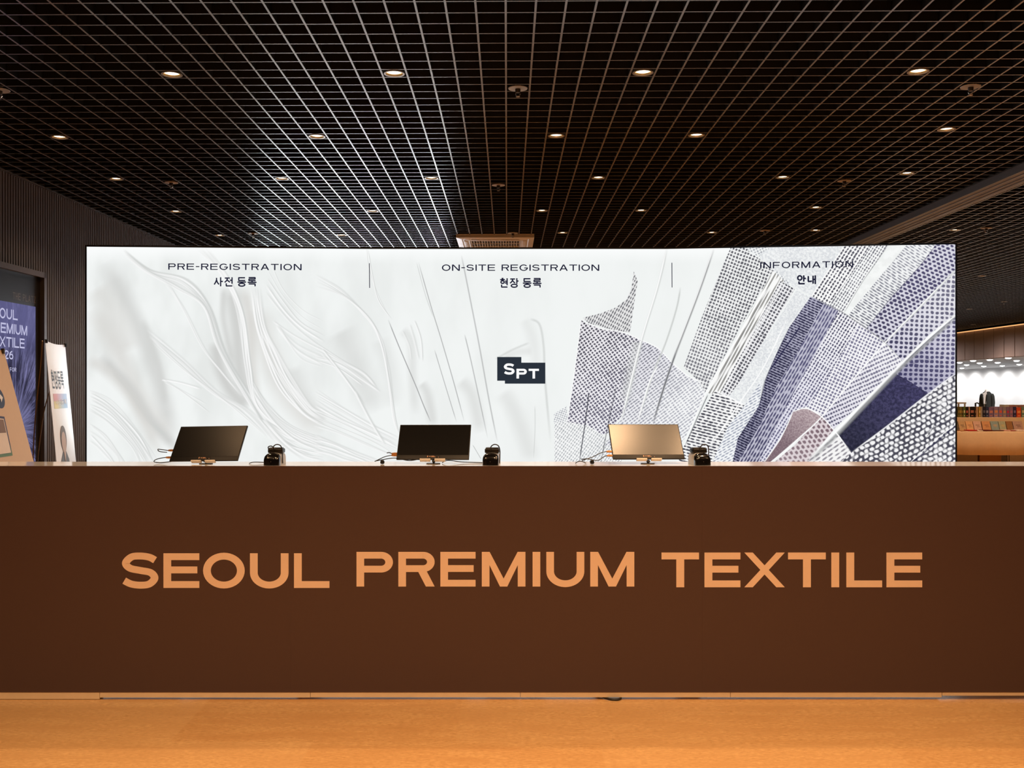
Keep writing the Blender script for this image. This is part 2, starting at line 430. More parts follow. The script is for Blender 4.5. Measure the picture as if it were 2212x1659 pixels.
# sprinklers
CHROME = pbr('chrome', 'c8c4be', .25, .9)
PLATE = pbr('painted_plate', '8d8478', .5, .1)
def make_sprinkler():
    t = thing('sprinkler_head', 'x', 'sprinkler')
    m = MB(); m.lathe([(.062, -.002), (.060, -.006), (.012, -.007), (.012, .0)], 32); m.build('cover_plate', PLATE, t, True)
    m = MB(); m.lathe([(.017, .03), (.017, -.02), (.013, -.03), (.0, -.03)], 16); m.build('body', pbr('dark_metal', '3a3530', .4, .5), t, True)
    m = MB()
    for s in (-1, 1): m.tube([(s * .012, 0, -.028), (s * .015, 0, -.04), (s * .006, 0, -.052)], .003, 6)
    m.lathe([(.0, -.05), (.013, -.052), (.013, -.056), (.0, -.056)], 16)
    m.build('deflector', CHROME, t, True)
    return t
sp = make_sprinkler()
for i, (px, py, lab) in enumerate([
    (1121, 190, 'pale round sprinkler plate near the camera, above the middle of the counter'),
    (22, 195, 'dark sprinkler head near the slatted wall, in the nearest sprinkler row'),
    (2108, 183, 'brownish sprinkler plate just beyond the last downlight of the nearest row'),
    (368, 394, 'dim sprinkler head near the slatted wall, in the second sprinkler row'),
    (1082, 396, 'grey sprinkler plate with bright deflector, in front of the air conditioner'),
    (1812, 392, 'brownish sprinkler in the second sprinkler row, beside the ceiling beam'),
    (548, 503, 'small sprinkler near the slatted wall, just above the light box'),
    (1108, 502, 'small sprinkler directly above the edge of the ceiling air conditioner'),
    (1640, 497, 'small sprinkler between two downlights of the farthest row, above the textile picture'),
    (2138, 494, 'small sprinkler beyond the ceiling beam, beside a downlight'),
    (2170, 652, 'tiny far sprinkler above the lit cove beyond the beam')]):
    o = sp if i == 0 else copy_tree(sp)
    x, y = snap(px, py); o.location = (x, y, CEIL); tag(o, lab, 'sprinkler', 'sprinklers in the grid ceiling')

# the hall's big screen behind the light box, mirrored in the ceiling bars
vwt = thing('video_wall', 'large bright video wall standing in the hall behind the light box', 'video wall', (-2.55, 18.0, 0))
m = MB(); m.box(-1.75, 1.75, .01, .2, .0, 2.85, bev=.01); m.build('cabinet', pbr('black_cabinet', '161616', .5), vwt)
def video_mat():
    t = NT('video_picture')
    o = t.n('ShaderNodeTexCoord').outputs['Object']
    s = t.n('ShaderNodeSeparateXYZ'); t.set(s.inputs[0], o)
    n1 = t.noise(t.map(o, (2.2, 1, .8)), 1.0, 2, .5)
    x = t.n('ShaderNodeTexNoise'); t.set(x.inputs['Vector'], o); x.inputs['Scale'].default_value = 1.6
    c = t.mix(.55, x.outputs['Color'], (.85, .92, 1, 1))
    e = t.n('ShaderNodeEmission'); t.set(e.inputs[0], c); t.set(e.inputs[1], t.rng(n1, .4, .6, 4.0, 15.0))
    return t.done(e.outputs[0])
m = MB(); m.box(-1.68, 1.68, .0, .012, .85, 2.78); m.build('picture', video_mat(), vwt)

# ceiling cassette air conditioner
p, q, W = AC0, AC1, ACW
ac = thing('air_conditioner', 'square white ceiling cassette air conditioner above the light box', 'air conditioner', ((p.x + q.x) / 2, p.y, CEIL - .03), TH)
ACM = pbr('off_white_plastic', 'c4c0ba', .4)
m = MB(); h = W / 2
def ring_sq(m, a, b, z0, z1):                        # sloping square ring between half sizes a (outer, z0) and b (inner, z1), centred at (0, h)
    o_ = [(-a, -a), (a, -a), (a, a), (-a, a)]; i_ = [(-b, -b), (b, -b), (b, b), (-b, b)]
    m.add([(x, y + h, z0) for x, y in o_] + [(x, y + h, z1) for x, y in i_], [(k, (k + 1) % 4, 4 + (k + 1) % 4, 4 + k) for k in range(4)])
ring_sq(m, h, h, .03, .0); ring_sq(m, h, h * .86, 0, -.012); ring_sq(m, h * .86, h * .84, -.012, -.006); ring_sq(m, h * .84, h * .66, -.006, -.016)
ring_sq(m, h * .66, h * .64, -.016, .005)
m.box(-h, h, 0, 2 * h, .03, .25)
m.build('casing', ACM, ac)
m = MB(); m.box(-h * .64, h * .64, h - h * .64, h + h * .64, .002, .006); m.build('filter', pbr('dark_filter', '2c2826', .8), ac)
m = MB()
for k in range(19):
    x = -h * .63 + k * h * .07; m.box(x - .004, x + .004, h - h * .64, h + h * .64, -.012, .004)
for k in range(3): m.box(-h * .64, h * .64, h + (k - 1) * h * .5 - .005, h + (k - 1) * h * .5 + .005, -.010, .004)
m.build('grille', ACM, ac)
for k in range(4):
    m = MB(); m.M = Matrix.Translation((0, h, 0)) @ Matrix.Rotation(k * math.pi / 2, 4, 'Z')
    m.box(-h * .62, h * .62, -h * .81, -h * .70, -.018, -.010, bev=.004); m.build('louver', ACM, ac, True)

# ------------------------------------------------------------------ the reception counter
YC = 4.8
LAM = pbr('brown_laminate', '4e3b37', .42, 0, .4, .04, 60)
PLY = pbr('pale_wood_edge', 'e3cfae', .5, 0, .4, .08, 14)
TOPM = pbr('white_laminate_top', 'f6f3ee', .08, 0, .5, .02)
VIN = pbr('peach_vinyl', 'f2d8c0', .5, 0, .3, .02)
zt = P(0, 1007, YC).z; zb = P(0, 1495.5, YC).z
rc = thing('reception_counter', 'long dark brown reception counter with pale capital lettering on its front', 'counter', (0, YC, 0))
XE = (-3.05, 3.2)
seams = [XE[0], P(628, 0, YC).x, P(1517, 0, YC).x, XE[1]]
for a, b in zip(seams, seams[1:]):
    m = MB(); m.box(a + .0001, b - .0001, 0, .018, zb, zt); m.build('front_panel', LAM, rc)
m = MB()
m.box(XE[0], XE[1], .0185, .31, zt - .006, zt, bev=.001); m.build('countertop', TOPM, rc)
m = MB(); m.box(XE[0], XE[1], .29, .31, .76, zt - .006); m.build('back_panel', LAM, rc)
m = MB(); m.box(XE[0], XE[1], .31, .72, .72, .75); m.build('worktop', TOPM, rc)
for x in (XE[0], seams[1], seams[2], XE[1] - .02):
    m = MB(); m.box(x, x + .02, .02, .70, .04, .72); m.build('side_panel', LAM, rc)
BX = [(-2.60, 215, 1510.5, 1498), (215, 670, 1507, 1497), (670, 1124, 1506.5, 1496), (1124, 1578, 1506.5, 1495.5), (1578, 2035, 1506.5, 1495.5), (2035, 2700, 1503, 1496)]
for i, (a, b, yb_, yt_) in enumerate(BX):
    xa = XE[0] if i == 0 else P(a, 0, YC).x; xb = XE[1] if i == 5 else P(b, 0, YC).x
    m = MB(); m.box(xa + .001, xb - .001, .002, .05, P(0, yb_, YC).z, zb + .0005); m.build('base_board', PLY, rc)
gaps = [P(v, 0, YC + .25).x for v in (385, 445, 1010, 1050, 1178, 1318)]
for a, b in ((XE[0], gaps[0]), (gaps[1], gaps[2]), (gaps[3], gaps[4]), (gaps[5], XE[1])):
    m = MB(); m.box(a, b, .25, .27, .0, .045); m.build('gap_blocker', pbr('dark_blocker', '1a1614', .6), rc)  # boards added to block light from behind, with openings left for glints
for x in (-2.9, -1.5, 0.0, 1.6, 3.1):
    m = MB(); m.box(x - .02, x + .02, .35, .65, 0, .045); m.build('foot', pbr('grey_foot', '888480', .6), rc)
LT = lambda x, y: P(x, y, YC) - Vector((0, YC + .0008, 0))
def letters(spec, yt, yb_, t, u):
    out = []
    for c, x0, x1 in spec:
        hh = yb_ - yt
        out += [[(x0 + a * hh, yt + b * hh) for a, b in q] for q in glyph(c, (x1 - x0) / hh, t, u)]
    return out
cv1 = lambda L, s, o: [(c, o + a / s, o + b / s) for c, a, b in L]
decal(letters(cv1([('S', 141, 468), ('E', 514, 838), ('O', 871, 1247), ('U', 1294, 1642), ('L', 1691, 2011)], 4.1736, 230), 1195, 1270, .224, .198), LT, 'lettering', VIN, rc)
decal(letters(cv1([('P', 101, 365), ('R', 404, 667), ('E', 708, 963), ('M', 1008, 1324), ('I', 1376, 1431), ('U', 1475, 1750), ('M', 1793, 2112)], 3.3515, 740), 1192, 1267, .221, .195), LT, 'lettering', VIN, rc)
decal(letters(cv1([('T', 103, 392), ('E', 434, 711), ('X', 741, 1053), ('T', 1078, 1369), ('I', 1411, 1473), ('L', 1527, 1803), ('E', 1836, 2112)], 3.5677, 1400), 1193.5, 1268.5, .228, .197), LT, 'lettering', VIN, rc)
# a cable end peeping out under the counter
p = P(1325, 1512, YC + .03)
m = MB(); m.tube(catmull([(p.x - .09, p.y + .05, .006), (p.x - .04, p.y - .02, .006), (p.x - .005, p.y - .045, .006), (p.x + .03, p.y - .03, .006), (p.x + .035, p.y + .06, .006)], 8), .0052, 8)
tag(m.build('cable', pbr('black_rubber', '141313', .45), None, True), 'loop of black cable peeping out under the counter base', 'cable')

# ------------------------------------------------------------------ the light box
FOLDS = [(185.0, 7.284), (800.0, 7.4), (1440.0, 7.4), (2065.0, 7.165)]   # the box is folded in three flat panels; its ends stand a little nearer
def yb_of(px):
    i = 0 if px < 800 else 1 if px <= 1440 else 2
    (pa, ya), (pb, yb_) = FOLDS[i], FOLDS[i + 1]
    Ax, Bx, k = (pa - CX) * ya / F, (pb - CX) * yb_ / F, (px - CX) / F
    dx, dy = Bx - Ax, yb_ - ya
    return (Ax * dy - ya * dx) / (k * dy - dx)
def LB(px, py, off=0.0): return P(px, py, yb_of(px) - off)
def topline(px): return HY - (2.475 - H + .0) * F / yb_of(px)
lb = thing('light_box', 'wide white backlit sign wall with textile picture and registration headings behind counter', 'light box')
B0, B1 = 187.5, 2063.5
FR = pbr('dark_aluminium', '3b3b3d', .4, .7)
edges = [184.5, 800, 1440, 2066.5]
m = MB(); zt2 = LB(185, 533).z
for (a, b) in zip(edges, edges[1:]):
    A, B = LB(a, 0), LB(b, 0)
    vs_ = []
    for z in (0.0, zt2 + .012):
        vs_ += [(A.x, A.y + .03, z), (B.x, B.y + .03, z), (B.x, B.y + .15, z), (A.x, A.y + .15, z)]
    m.add(vs_, [(3, 2, 1, 0), (4, 5, 6, 7), (0, 1, 5, 4), (1, 2, 6, 5), (2, 3, 7, 6), (3, 0, 4, 7)])
m.build('cabinet', FR, lb)
m = MB()
for (a, b) in zip(edges, edges[1:]):                 # slim front rim along the top and bottom
    A, B = LB(a, 0), LB(b, 0)
    for z0, z1 in ((zt2 + .001, zt2 + .012), (0, .05)):
        vs_ = []
        for z in (z0, z1): vs_ += [(A.x, A.y - .004, z), (B.x, B.y - .004, z), (B.x, B.y + .03, z), (A.x, A.y + .03, z)]
        m.add(vs_, [(3, 2, 1, 0), (4, 5, 6, 7), (0, 1, 5, 4), (1, 2, 6, 5), (2, 3, 7, 6), (3, 0, 4, 7)])
for a in (184.0, 2064.5):
    A, B = LB(a, 0), LB(a + 2.5, 0)
    m.box(A.x, B.x, A.y - .004, A.y + .03, 0, zt2 + .012)
m.build('frame', FR, lb)

INK = glow('navy_ink', '1b1c34', 1.0, 'NONE')             # backlit print
E0 = 0.9
def base_mat():
    t = NT('backlit_fabric')
    uv = t.n('ShaderNodeUVMap', uv_map='Pix').outputs[0]
    w = t.noise(t.map(uv, (1.1, .5, 1), (0, 0, .75)), .9, 3, .5)
    f = t.rng(w, .38, .68, 0, 1, True)
    sep = t.n('ShaderNodeSeparateXYZ'); t.set(sep.inputs[0], uv)
    leftness = t.rng(sep.outputs[0], 2, 12, 1, .25)
    c = t.mix(t.math('MULTIPLY', f, t.math('MULTIPLY', leftness, .8)), lin('f2f5f4'), lin('dfe2e0'))
    c = t.mix(t.rng(sep.outputs[1], 5.3, 5.75, .9, 0, True), c, lin('fcfefe'))
    e = t.n('ShaderNodeEmission'); t.set(e.inputs[0], c); e.inputs[1].default_value = 1.0
    return t.done(e.outputs[0])
def strand_mat(name, col):                           # soft printed stripe: opaque in its middle, fading to its rims and tips
    t = NT(name)
    uv = t.n('ShaderNodeUVMap', uv_map='Pix').outputs[0]
    sep = t.n('ShaderNodeSeparateXYZ'); t.set(sep.inputs[0], uv)
    at = t.n('ShaderNodeUVMap', uv_map='Grad').outputs[0]
    s2 = t.n('ShaderNodeSeparateXYZ'); t.set(s2.inputs[0], at)
    v = t.math('SUBTRACT', 1.0, t.math('ABSOLUTE', sep.outputs[1]))
    v = t.rng(v, 0, 1, 0, 1, True)
    ends = t.math('MULTIPLY', t.rng(sep.outputs[0], 0, .12, 0, 1), t.rng(sep.outputs[0], .85, 1, 1, 0))
    al = t.math('MULTIPLY', t.math('MULTIPLY', v, ends), s2.outputs[0])
    e = t.n('ShaderNodeEmission'); e.inputs[0].default_value = lin(col)
    tr = t.n('ShaderNodeBsdfTransparent'); mx = t.n('ShaderNodeMixShader')
    t.set(mx.inputs[0], al); t.t.links.new(tr.outputs[0], mx.inputs[1]); t.t.links.new(e.outputs[0], mx.inputs[2])
    mm = t.done(mx.outputs[0]); mm.cycles.emission_sampling = 'NONE'; return mm
def weave_mat(name, kind, light, dark, dark2=None, cover=.5, fuzz=.12, wob=.35, light2=None):
    """cloth printed on the sign: kind of weave, colour of the threads and of the gaps (dark -> dark2 along the swatch)"""
    t = NT(name)
    uv0 = t.n('ShaderNodeUVMap', uv_map='Pix').outputs[0]
    nz = t.n('ShaderNodeTexNoise'); t.set(nz.inputs['Vector'], uv0); nz.inputs['Scale'].default_value = .33; nz.inputs['Detail'].default_value = 2
    va = t.n('ShaderNodeVectorMath', operation='MULTIPLY_ADD')
    t.set(va.inputs[0], nz.outputs['Color']); va.inputs[1].default_value = (wob, wob, 0); t.set(va.inputs[2], uv0)
    sep = t.n('ShaderNodeSeparateXYZ'); t.set(sep.inputs[0], va.outputs[0])
    U, V = sep.outputs[0], sep.outputs[1]
    sn = lambda x, ph=0.0: t.math('SINE', t.math('MULTIPLY_ADD', x, 2 * math.pi, ph))
    half = lambda x, ph=0.0: t.math('MULTIPLY_ADD', sn(x, ph), .5, .5)
    row = t.math('FLOOR', V)
    US = t.math('MULTIPLY_ADD', row, .5, U)              # every other row shifted by half a step
    rnd = t.math('MULTIPLY', t.math('FRACT', t.math('MULTIPLY', t.math('SINE', t.math('MULTIPLY', t.math('FLOOR', U), 12.9)), 43.7)), 6.28)
    if kind == 'dots': a = t.math('POWER', t.math('MULTIPLY', half(U), half(V)), .7)
    elif kind == 'hound': a = t.math('POWER', t.math('MULTIPLY', half(US), half(V, -math.pi / 2)), .7)
    elif kind == 'loops': a = t.math('SUBTRACT', 1.0, t.math('MULTIPLY', half(US), half(V, -math.pi / 2)))
    elif kind == 'twill': a = t.math('MULTIPLY', half(U), t.math('MULTIPLY_ADD', sn(V), .32, .68))
    elif kind == 'rib': a = t.math('MULTIPLY', half(U), t.math('MULTIPLY_ADD', t.math('SINE', t.math('ADD', t.math('MULTIPLY', V, 6.28), rnd)), .3, .7))
    elif kind == 'lattice': a = t.math('MULTIPLY', t.math('MAXIMUM', half(U), t.math('MULTIPLY', half(V), .8)), 1.0)
    else: a = t.rng(t.noise(uv0, 1.3, 4, .7), .3, .7, 0, 1)
    var = t.noise(va.outputs[0], .9, 2, .6); big = t.noise(uv0, .11, 2)
    a = t.math('ADD', a, t.math('ADD', t.rng(var, .25, .75, -.3, .3), t.rng(big, .3, .7, -.1, .1)))
    th = {'dots': .42, 'hound': .42, 'loops': .78, 'twill': .45, 'rib': .45, 'lattice': .72}.get(kind, .5) + (.5 - cover) * .6
    f = t.rng(a, th - .10 - fuzz, th + .10 + fuzz, 0, 1, True)
    g = t.n('ShaderNodeUVMap', uv_map='Grad').outputs[0]
    s2 = t.n('ShaderNodeSeparateXYZ'); t.set(s2.inputs[0], g)
    d = t.mix(t.rng(s2.outputs[0], 0, 1), lin(dark), lin(dark2 or dark))
    lt = t.mix(t.rng(s2.outputs[0], 0, 1), lin(light), lin(light2 or light))
    c = t.mix(f, lt, d)
    e = t.n('ShaderNodeEmission'); t.set(e.inputs[0], c); e.inputs[1].default_value = 1.0
    return t.done(e.outputs[0])

class Print:                                         # one mesh made of flat printed layers, drawn in picture pixels
    def __init__(s): s.bm = bmesh.new(); s.u = s.bm.loops.layers.uv.new('Pix'); s.g = s.bm.loops.layers.uv.new('Grad'); s.mats = []; s.layer = 0
    def slot(s, m):
        if m not in s.mats: s.mats.append(m)
        return s.mats.index(m)
    def emit(s, polys, mat, uvf, gf, step=True):
        if step: s.layer += 1
        tmp = bmesh.new(); U = tmp.loops.layers.uv.new('Pix'); G = tmp.loops.layers.uv.new('Grad')
        for q in polys:
            f = tmp.faces.new([tmp.verts.new((x, y, 0)) for (x, y) in [p[:2] for p in q]])
            for l, p in zip(f.loops, q):
                l[U].uv = uvf(p); l[G].uv = gf(p)
        for xc in (800, 1440):
            bmesh.ops.bisect_plane(tmp, geom=tmp.verts[:] + tmp.edges[:] + tmp.faces[:], plane_co=(xc, 0, 0), plane_no=(1, 0, 0))
        # keep the artwork on the sign
        for co, no in (((B0, 0, 0), (-1, 0, 0)), ((B1, 0, 0), (1, 0, 0))):
            bmesh.ops.bisect_plane(tmp, geom=tmp.verts[:] + tmp.edges[:] + tmp.faces[:], plane_co=co, plane_no=no, clear_outer=True)
        k = s.slot(mat); off = .0003 * s.layer
        for f in tmp.faces:
            nf = s.bm.faces.new([s.bm.verts.new(LB(v.co.x, max(v.co.y, top(v.co.x)), off)) for v in f.verts])
            nf.material_index = k
            for a, b in zip(nf.loops, f.loops): a[s.u].uv = b[U].uv; a[s.g].uv = b[G].uv
        tmp.free()
    def swatch(s, poly, mat, ang, pu, pv, g0=None, g1=None):
        ca, sa = math.cos(math.radians(ang)), math.sin(math.radians(ang))
        uvf = lambda p: ((p[0] * ca + p[1] * sa) / pu, (-p[0] * sa + p[1] * ca) / pv)
        if g0:
            d = (g1[0] - g0[0], g1[1] - g0[1]); L2 = d[0] ** 2 + d[1] ** 2
            gf = lambda p: (((p[0] - g0[0]) * d[0] + (p[1] - g0[1]) * d[1]) / L2, 0)
        else: gf = lambda p: (0, 0)
        s.emit([poly], mat, uvf, gf)
    def strand(s, pts, w, mat, alpha=1.0, n=10, taper=False):
        c = catmull([(x, y, 0) for x, y in pts], n) if len(pts) > 2 else [Vector((*pts[0], 0)).lerp(Vector((*pts[1], 0)), k / 8) for k in range(9)]
        N = len(c); polys = []
        rows = []
        for i, p in enumerate(c):
            d = c[min(i + 1, N - 1)] - c[max(i - 1, 0)]; d.normalize()
            nx, ny = -d.y, d.x; t = i / (N - 1)
            ww = (w(t) if callable(w) else w) / 2
            rows.append(((p.x + nx * ww, p.y + ny * ww, t, 1), (p.x, p.y, t, 0), (p.x - nx * ww, p.y - ny * ww, t, -1)))
        for i in range(N - 1):
            for j in (0, 1):
                a, b = rows[i], rows[i + 1]
                polys.append([a[j], b[j], b[j + 1], a[j + 1]])
        s.emit(polys, mat, lambda p: (p[2], p[3]), lambda p: (alpha, 0))
    def build(s, name, parent):
        me = bpy.data.meshes.new(name); s.bm.to_mesh(me); s.bm.free()
        for mt in s.mats: me.materials.append(mt)
        o = bpy.data.objects.new(name, me); COL.objects.link(o); o.parent = parent
        return o
pr = Print()
yt2 = 530; yb2 = 1500                                # the picture runs down behind the counter
# base cloth: the top edge is level in the world, so it follows each fold
BASE = base_mat()
top = lambda x: HY - (zt2 - H) * F / yb_of(x)
bot = lambda x: HY + (H - .05) * F / yb_of(x)
for a, b in ((B0, 800), (800, 1440), (1440, B1)):
    pr.emit([[(a, top(a)), (b, top(b)), (b, bot(b)), (a, bot(a))]], BASE, lambda p: (p[0] / 100, p[1] / 100), lambda p: (0, 0), a == B0)
WHITE = strand_mat('white_fibre', 'ffffff'); GREY = strand_mat('grey_fibre', 'cdd0ce'); DGREY = strand_mat('dark_grey_fibre', '9b9c9d')
MIST = strand_mat('pale_grey_fold', 'd0d1cf'); WARMG = strand_mat('warm_grey_fold', 'd6d4d0')
A2 = lambda L: [(180 + x / 3.317, 520 + y / 3.317) for x, y in L]
A3 = lambda L: [(680 + x / 3.317, 520 + y / 3.317) for x, y in L]
A4 = lambda L: [(1180 + x / 3.317, 520 + y / 3.317) for x, y in L]
A5 = lambda L: [(1640 + x / 3.253, 510 + y / 3.253) for x, y in L]
# broad folds of the silk
for pts, w, a, mt in [
    (A2([(150, 150), (330, 480), (470, 800), (560, 1100), (640, 1420)]), 66, .75, MIST),
    (A2([(60, 480), (250, 800), (420, 1150), (640, 1450)]), 74, .6, WARMG),
    (A2([(90, 330), (240, 560), (330, 800)]), 90, .5, WARMG),
    (A2([(120, 820), (330, 1050), (480, 1280), (700, 1520)]), 40, .95, MIST),
    (A2([(200, 930), (330, 1080), (470, 1290), (600, 1400)]), 12, .7, GREY),
    (A2([(30, 850), (200, 960), (380, 1180), (560, 1560)]), 44, .6, WARMG),
    (A2([(420, 560), (540, 900), (590, 1180)]), 26, .6, MIST),
    (A2([(1060, 330), (1100, 600), (1120, 900), (1180, 1180)]), 66, .95, MIST),
    (A2([(1150, 330), (1200, 600), (1210, 900), (1240, 1180)]), 40, .7, WARMG),
    (A2([(1240, 480), (1330, 820), (1480, 1120), (1720, 1380)]), 90, .6, WARMG),
    (A2([(950, 720), (975, 900), (1060, 1080), (1190, 1200)]), 50, 1.0, MIST),
    (A2([(1010, 330), (1000, 520), (1030, 700), (1080, 900)]), 24, .7, MIST),
    (A2([(1500, 900), (1600, 1150), (1725, 1300)]), 60, .45, MIST),
    (A3([(180, 640), (240, 760), (330, 980), (430, 1240)]), 96, .5, MIST),
    (A3([(460, 700), (540, 900), (560, 1200)]), 60, .3, MIST),
    (A3([(620, 640), (690, 720), (700, 950), (720, 1250)]), 34, .45, MIST),
    (A3([(760, 1020), (800, 1080), (830, 1200), (850, 1330)]), 36, .6, MIST),
    (A3([(1040, 1000), (1110, 1080), (1150, 1200), (1190, 1380)]), 48, .5, MIST),
    (A3([(1290, 850), (1420, 780), (1540, 730)]), 8, .6, GREY), (A3([(1360, 840), (1450, 800), (1560, 790)]), 30, .35, MIST),
    (A3([(1540, 560), (1610, 600), (1640, 760), (1650, 1000), (1690, 1450)]), 9, .7, GREY), (A3([(1500, 560), (1560, 700), (1590, 900)]), 40, .25, MIST),
    (A3([(1340, 1080), (1420, 1200), (1500, 1400), (1560, 1590)]), 60, .4, MIST)]:
    pr.strand(pts, w, mt, a)
def bundle(g0, g1, n, rnd, white=.55, wmin=1.6, wmax=4.5, a0=.35, a1=.9):
    for k in range(n):
        f = (k + rnd.random() * .8) / n
        pts = [(a[0] + (b[0] - a[0]) * f + rnd.uniform(-3, 3), a[1] + (b[1] - a[1]) * f + rnd.uniform(-3, 3)) for a, b in zip(g0, g1)]
        w = rnd.uniform(wmin, wmax) * 1.7; al = rnd.uniform(a0, a1)
        pr.strand([(x + w * .35, y - w * .1) for x, y in pts], w * 1.5, GREY, al * (.75 if rnd.random() < white else 1.0), 8)
        pr.strand(pts, w, WHITE, al, 8)
rn = random.Random(11)
bundle(A2([(280, 60), (480, 220), (740, 290), (900, 480), (1010, 820), (1210, 1140), (1420, 1420), (1700, 1560)]),
       A2([(300, 100), (440, 230), (660, 340), (850, 470), (960, 760), (1160, 1130), (1340, 1400), (1560, 1590)]), 10, rn)
bundle(A2([(800, 60), (980, 240), (1100, 480), (1150, 860), (1230, 1150), (1440, 1400), (1720, 1500)]),
       A2([(900, 60), (1060, 300), (1160, 560), (1200, 900), (1260, 1180), (1480, 1380), (1725, 1440)]), 9, rn)
bundle(A2([(1200, 330), (1230, 600), (1290, 800), (1400, 1050), (1560, 1240), (1725, 1340)]),
       A2([(1260, 330), (1310, 600), (1400, 800), (1500, 980), (1640, 1180), (1725, 1230)]), 12, rn)
bundle(A2([(460, 640), (700, 850), (950, 1080), (1200, 1210), (1420, 1470)]), A2([(500, 750), (720, 930), (900, 1080), (1100, 1220), (1300, 1400)]), 6, rn, .5)
bundle(A2([(40, 1060), (200, 1150), (400, 1370), (540, 1600)]), A2([(40, 1230), (180, 1320), (330, 1480), (400, 1600)]), 12, rn, .5)
bundle(A2([(40, 1290), (150, 1380), (260, 1520), (310, 1600)]), A2([(40, 1440), (100, 1480), (170, 1560), (190, 1600)]), 5, rn, .4)
bundle(A2([(560, 270), (700, 480), (840, 760), (1000, 950), (1160, 1130)]), A2([(600, 280), (740, 520), (860, 760), (980, 920), (1130, 1110)]), 3, rn, .8)
bundle(A2([(1330, 100), (1420, 300), (1560, 480), (1725, 560)]), A2([(1290, 400), (1430, 560), (1560, 680), (1725, 800)]), 5, rn, .7)
bundle(A2([(1350, 580), (1500, 680), (1725, 790)]), A2([(1400, 620), (1550, 850), (1725, 930)]), 4, rn, .8)
bundle(A2([(1280, 1280), (1420, 1340), (1560, 1370), (1725, 1390)]), A2([(1300, 1300), (1450, 1480), (1600, 1560), (1725, 1590)]), 9, rn, .7)
bundle(A2([(1200, 1000), (1330, 1180), (1500, 1320), (1725, 1420)]), A2([(1230, 1120), (1350, 1300), (1520, 1450), (1725, 1530)]), 9, rn, .65)
bundle(A2([(560, 1000), (700, 1010), (850, 1060)]), A2([(570, 1010), (690, 1120), (940, 1320)]), 3, rn, .2)
bundle(A3([(0, 230), (180, 360), (330, 500), (440, 640), (520, 900), (560, 1250), (600, 1380)]),
       A3([(0, 340), (220, 420), (400, 580), (490, 760), (530, 1000), (580, 1300), (610, 1400)]), 7, rn, .5, 1.6, 4)
bundle(A3([(0, 740), (200, 860), (350, 950), (440, 1050)]), A3([(0, 850), (160, 880), (330, 1000), (470, 1100)]), 5, rn, .75)
bundle(A3([(0, 1060), (200, 1190), (420, 1320), (600, 1410)]), A3([(0, 1330), (180, 1390), (400, 1480), (600, 1570)]), 14, rn, .6)
bundle(A3([(0, 1380), (160, 1440), (330, 1510), (500, 1590)]), A3([(0, 1520), (100, 1540), (200, 1570), (300, 1595)]), 6, rn, .6)
bundle(A3([(0, 900), (160, 920), (330, 990)]), A3([(60, 730), (200, 960), (360, 1250)]), 3, rn, .3)
bundle(A3([(280, 1060), (360, 1230), (470, 1430)]), A3([(300, 1100), (430, 1390), (540, 1500)]), 2, rn, .0)
bundle(A3([(360, 60), (380, 180), (440, 380), (530, 560)]), A3([(390, 60), (420, 300), (470, 440), (560, 580)]), 2, rn, .0, 1.5, 2.5)
bundle(A3([(620, 640), (660, 760), (680, 860)]), A3([(730, 550), (780, 680), (800, 860)]), 3, rn, .4)
# long grey needles
for pts, w, mt, a in [
    (A3([(525, 562), (600, 750), (720, 1030), (780, 1180), (832, 1300)]), 3.8, DGREY, .95),
    (A3([(742, 150), (830, 460), (910, 720), (1000, 1030), (1072, 1300)]), 3.6, DGREY, .8),
    (A3([(728, 150), (790, 380), (850, 550)]), 3, GREY, .8),
    (A3([(857, 778), (930, 1020), (1016, 1300)]), 3.2, DGREY, .75),
    (A3([(1073, 668), (1110, 820), (1150, 1000), (1240, 1420)]), 4.2, DGREY, .7),
    (A3([(1050, 100), (1100, 350), (1180, 760), (1250, 1150), (1310, 1450)]), 5.2, DGREY, .65),
    (A3([(1577, 1180), (1578, 1350), (1568, 1560)]), 3.5, GREY, .7),
    (A3([(1130, 1460), (1195, 1570)]), 2.5, DGREY, .7)]:
    pr.strand(pts, w, mt, a)
# ---- textiles on the other half
W_ = lambda *a, **k: weave_mat(*a, **k)
sheer = W_('sheer_cloth', 'dots', 'f3f5f5', 'b0b3ba', cover=.5)
pale = W_('pale_plain_cloth', 'noise', 'f4f6f6', 'd9dce0', cover=.5, fuzz=.25)
tw_a = W_('grey_twill_cloth', 'dots', 'eceaee', '4f4d57', '6f6c80', cover=.62, fuzz=.16, light2='f0eff4')
tw_b = W_('fine_rib_cloth', 'twill', 'e3e2ea', '71707f', 'b3b4be', cover=.52, fuzz=.2, wob=.15, light2='f6f7f8')
fold = W_('fold_cloth', 'twill', 'e8e8e8', '6d6d73', cover=.55, fuzz=.2)
hd_a = W_('grey_dotted_cloth', 'dots', 'f0f1f1', '64646c', '7d7d85', cover=.60, fuzz=.16, wob=.5)
hd_b = W_('check_cloth', 'dots', 'eeeef0', '5a5a63', cover=.6, fuzz=.14)
ribs = W_('dashed_rib_cloth', 'rib', 'f7f7f7', '50505b', cover=.52, fuzz=.12, wob=.12)
ribs2 = W_('pale_dashed_cloth', 'rib', 'f4f6f8', 'a3a8b8', cover=.5, fuzz=.16, wob=.12)
latt = W_('open_lattice_cloth', 'twill', 'fafafa', '4d4c59', '63626e', cover=.52, fuzz=.12, wob=.25)
latt2 = W_('open_lattice_edge_cloth', 'twill', 'f6f7f7', '73737e', cover=.42, fuzz=.18, wob=.3)
dash = W_('dash_gauze', 'rib', 'f3f4f5', '767783', '9a9ba6', cover=.48, fuzz=.16, wob=.15)
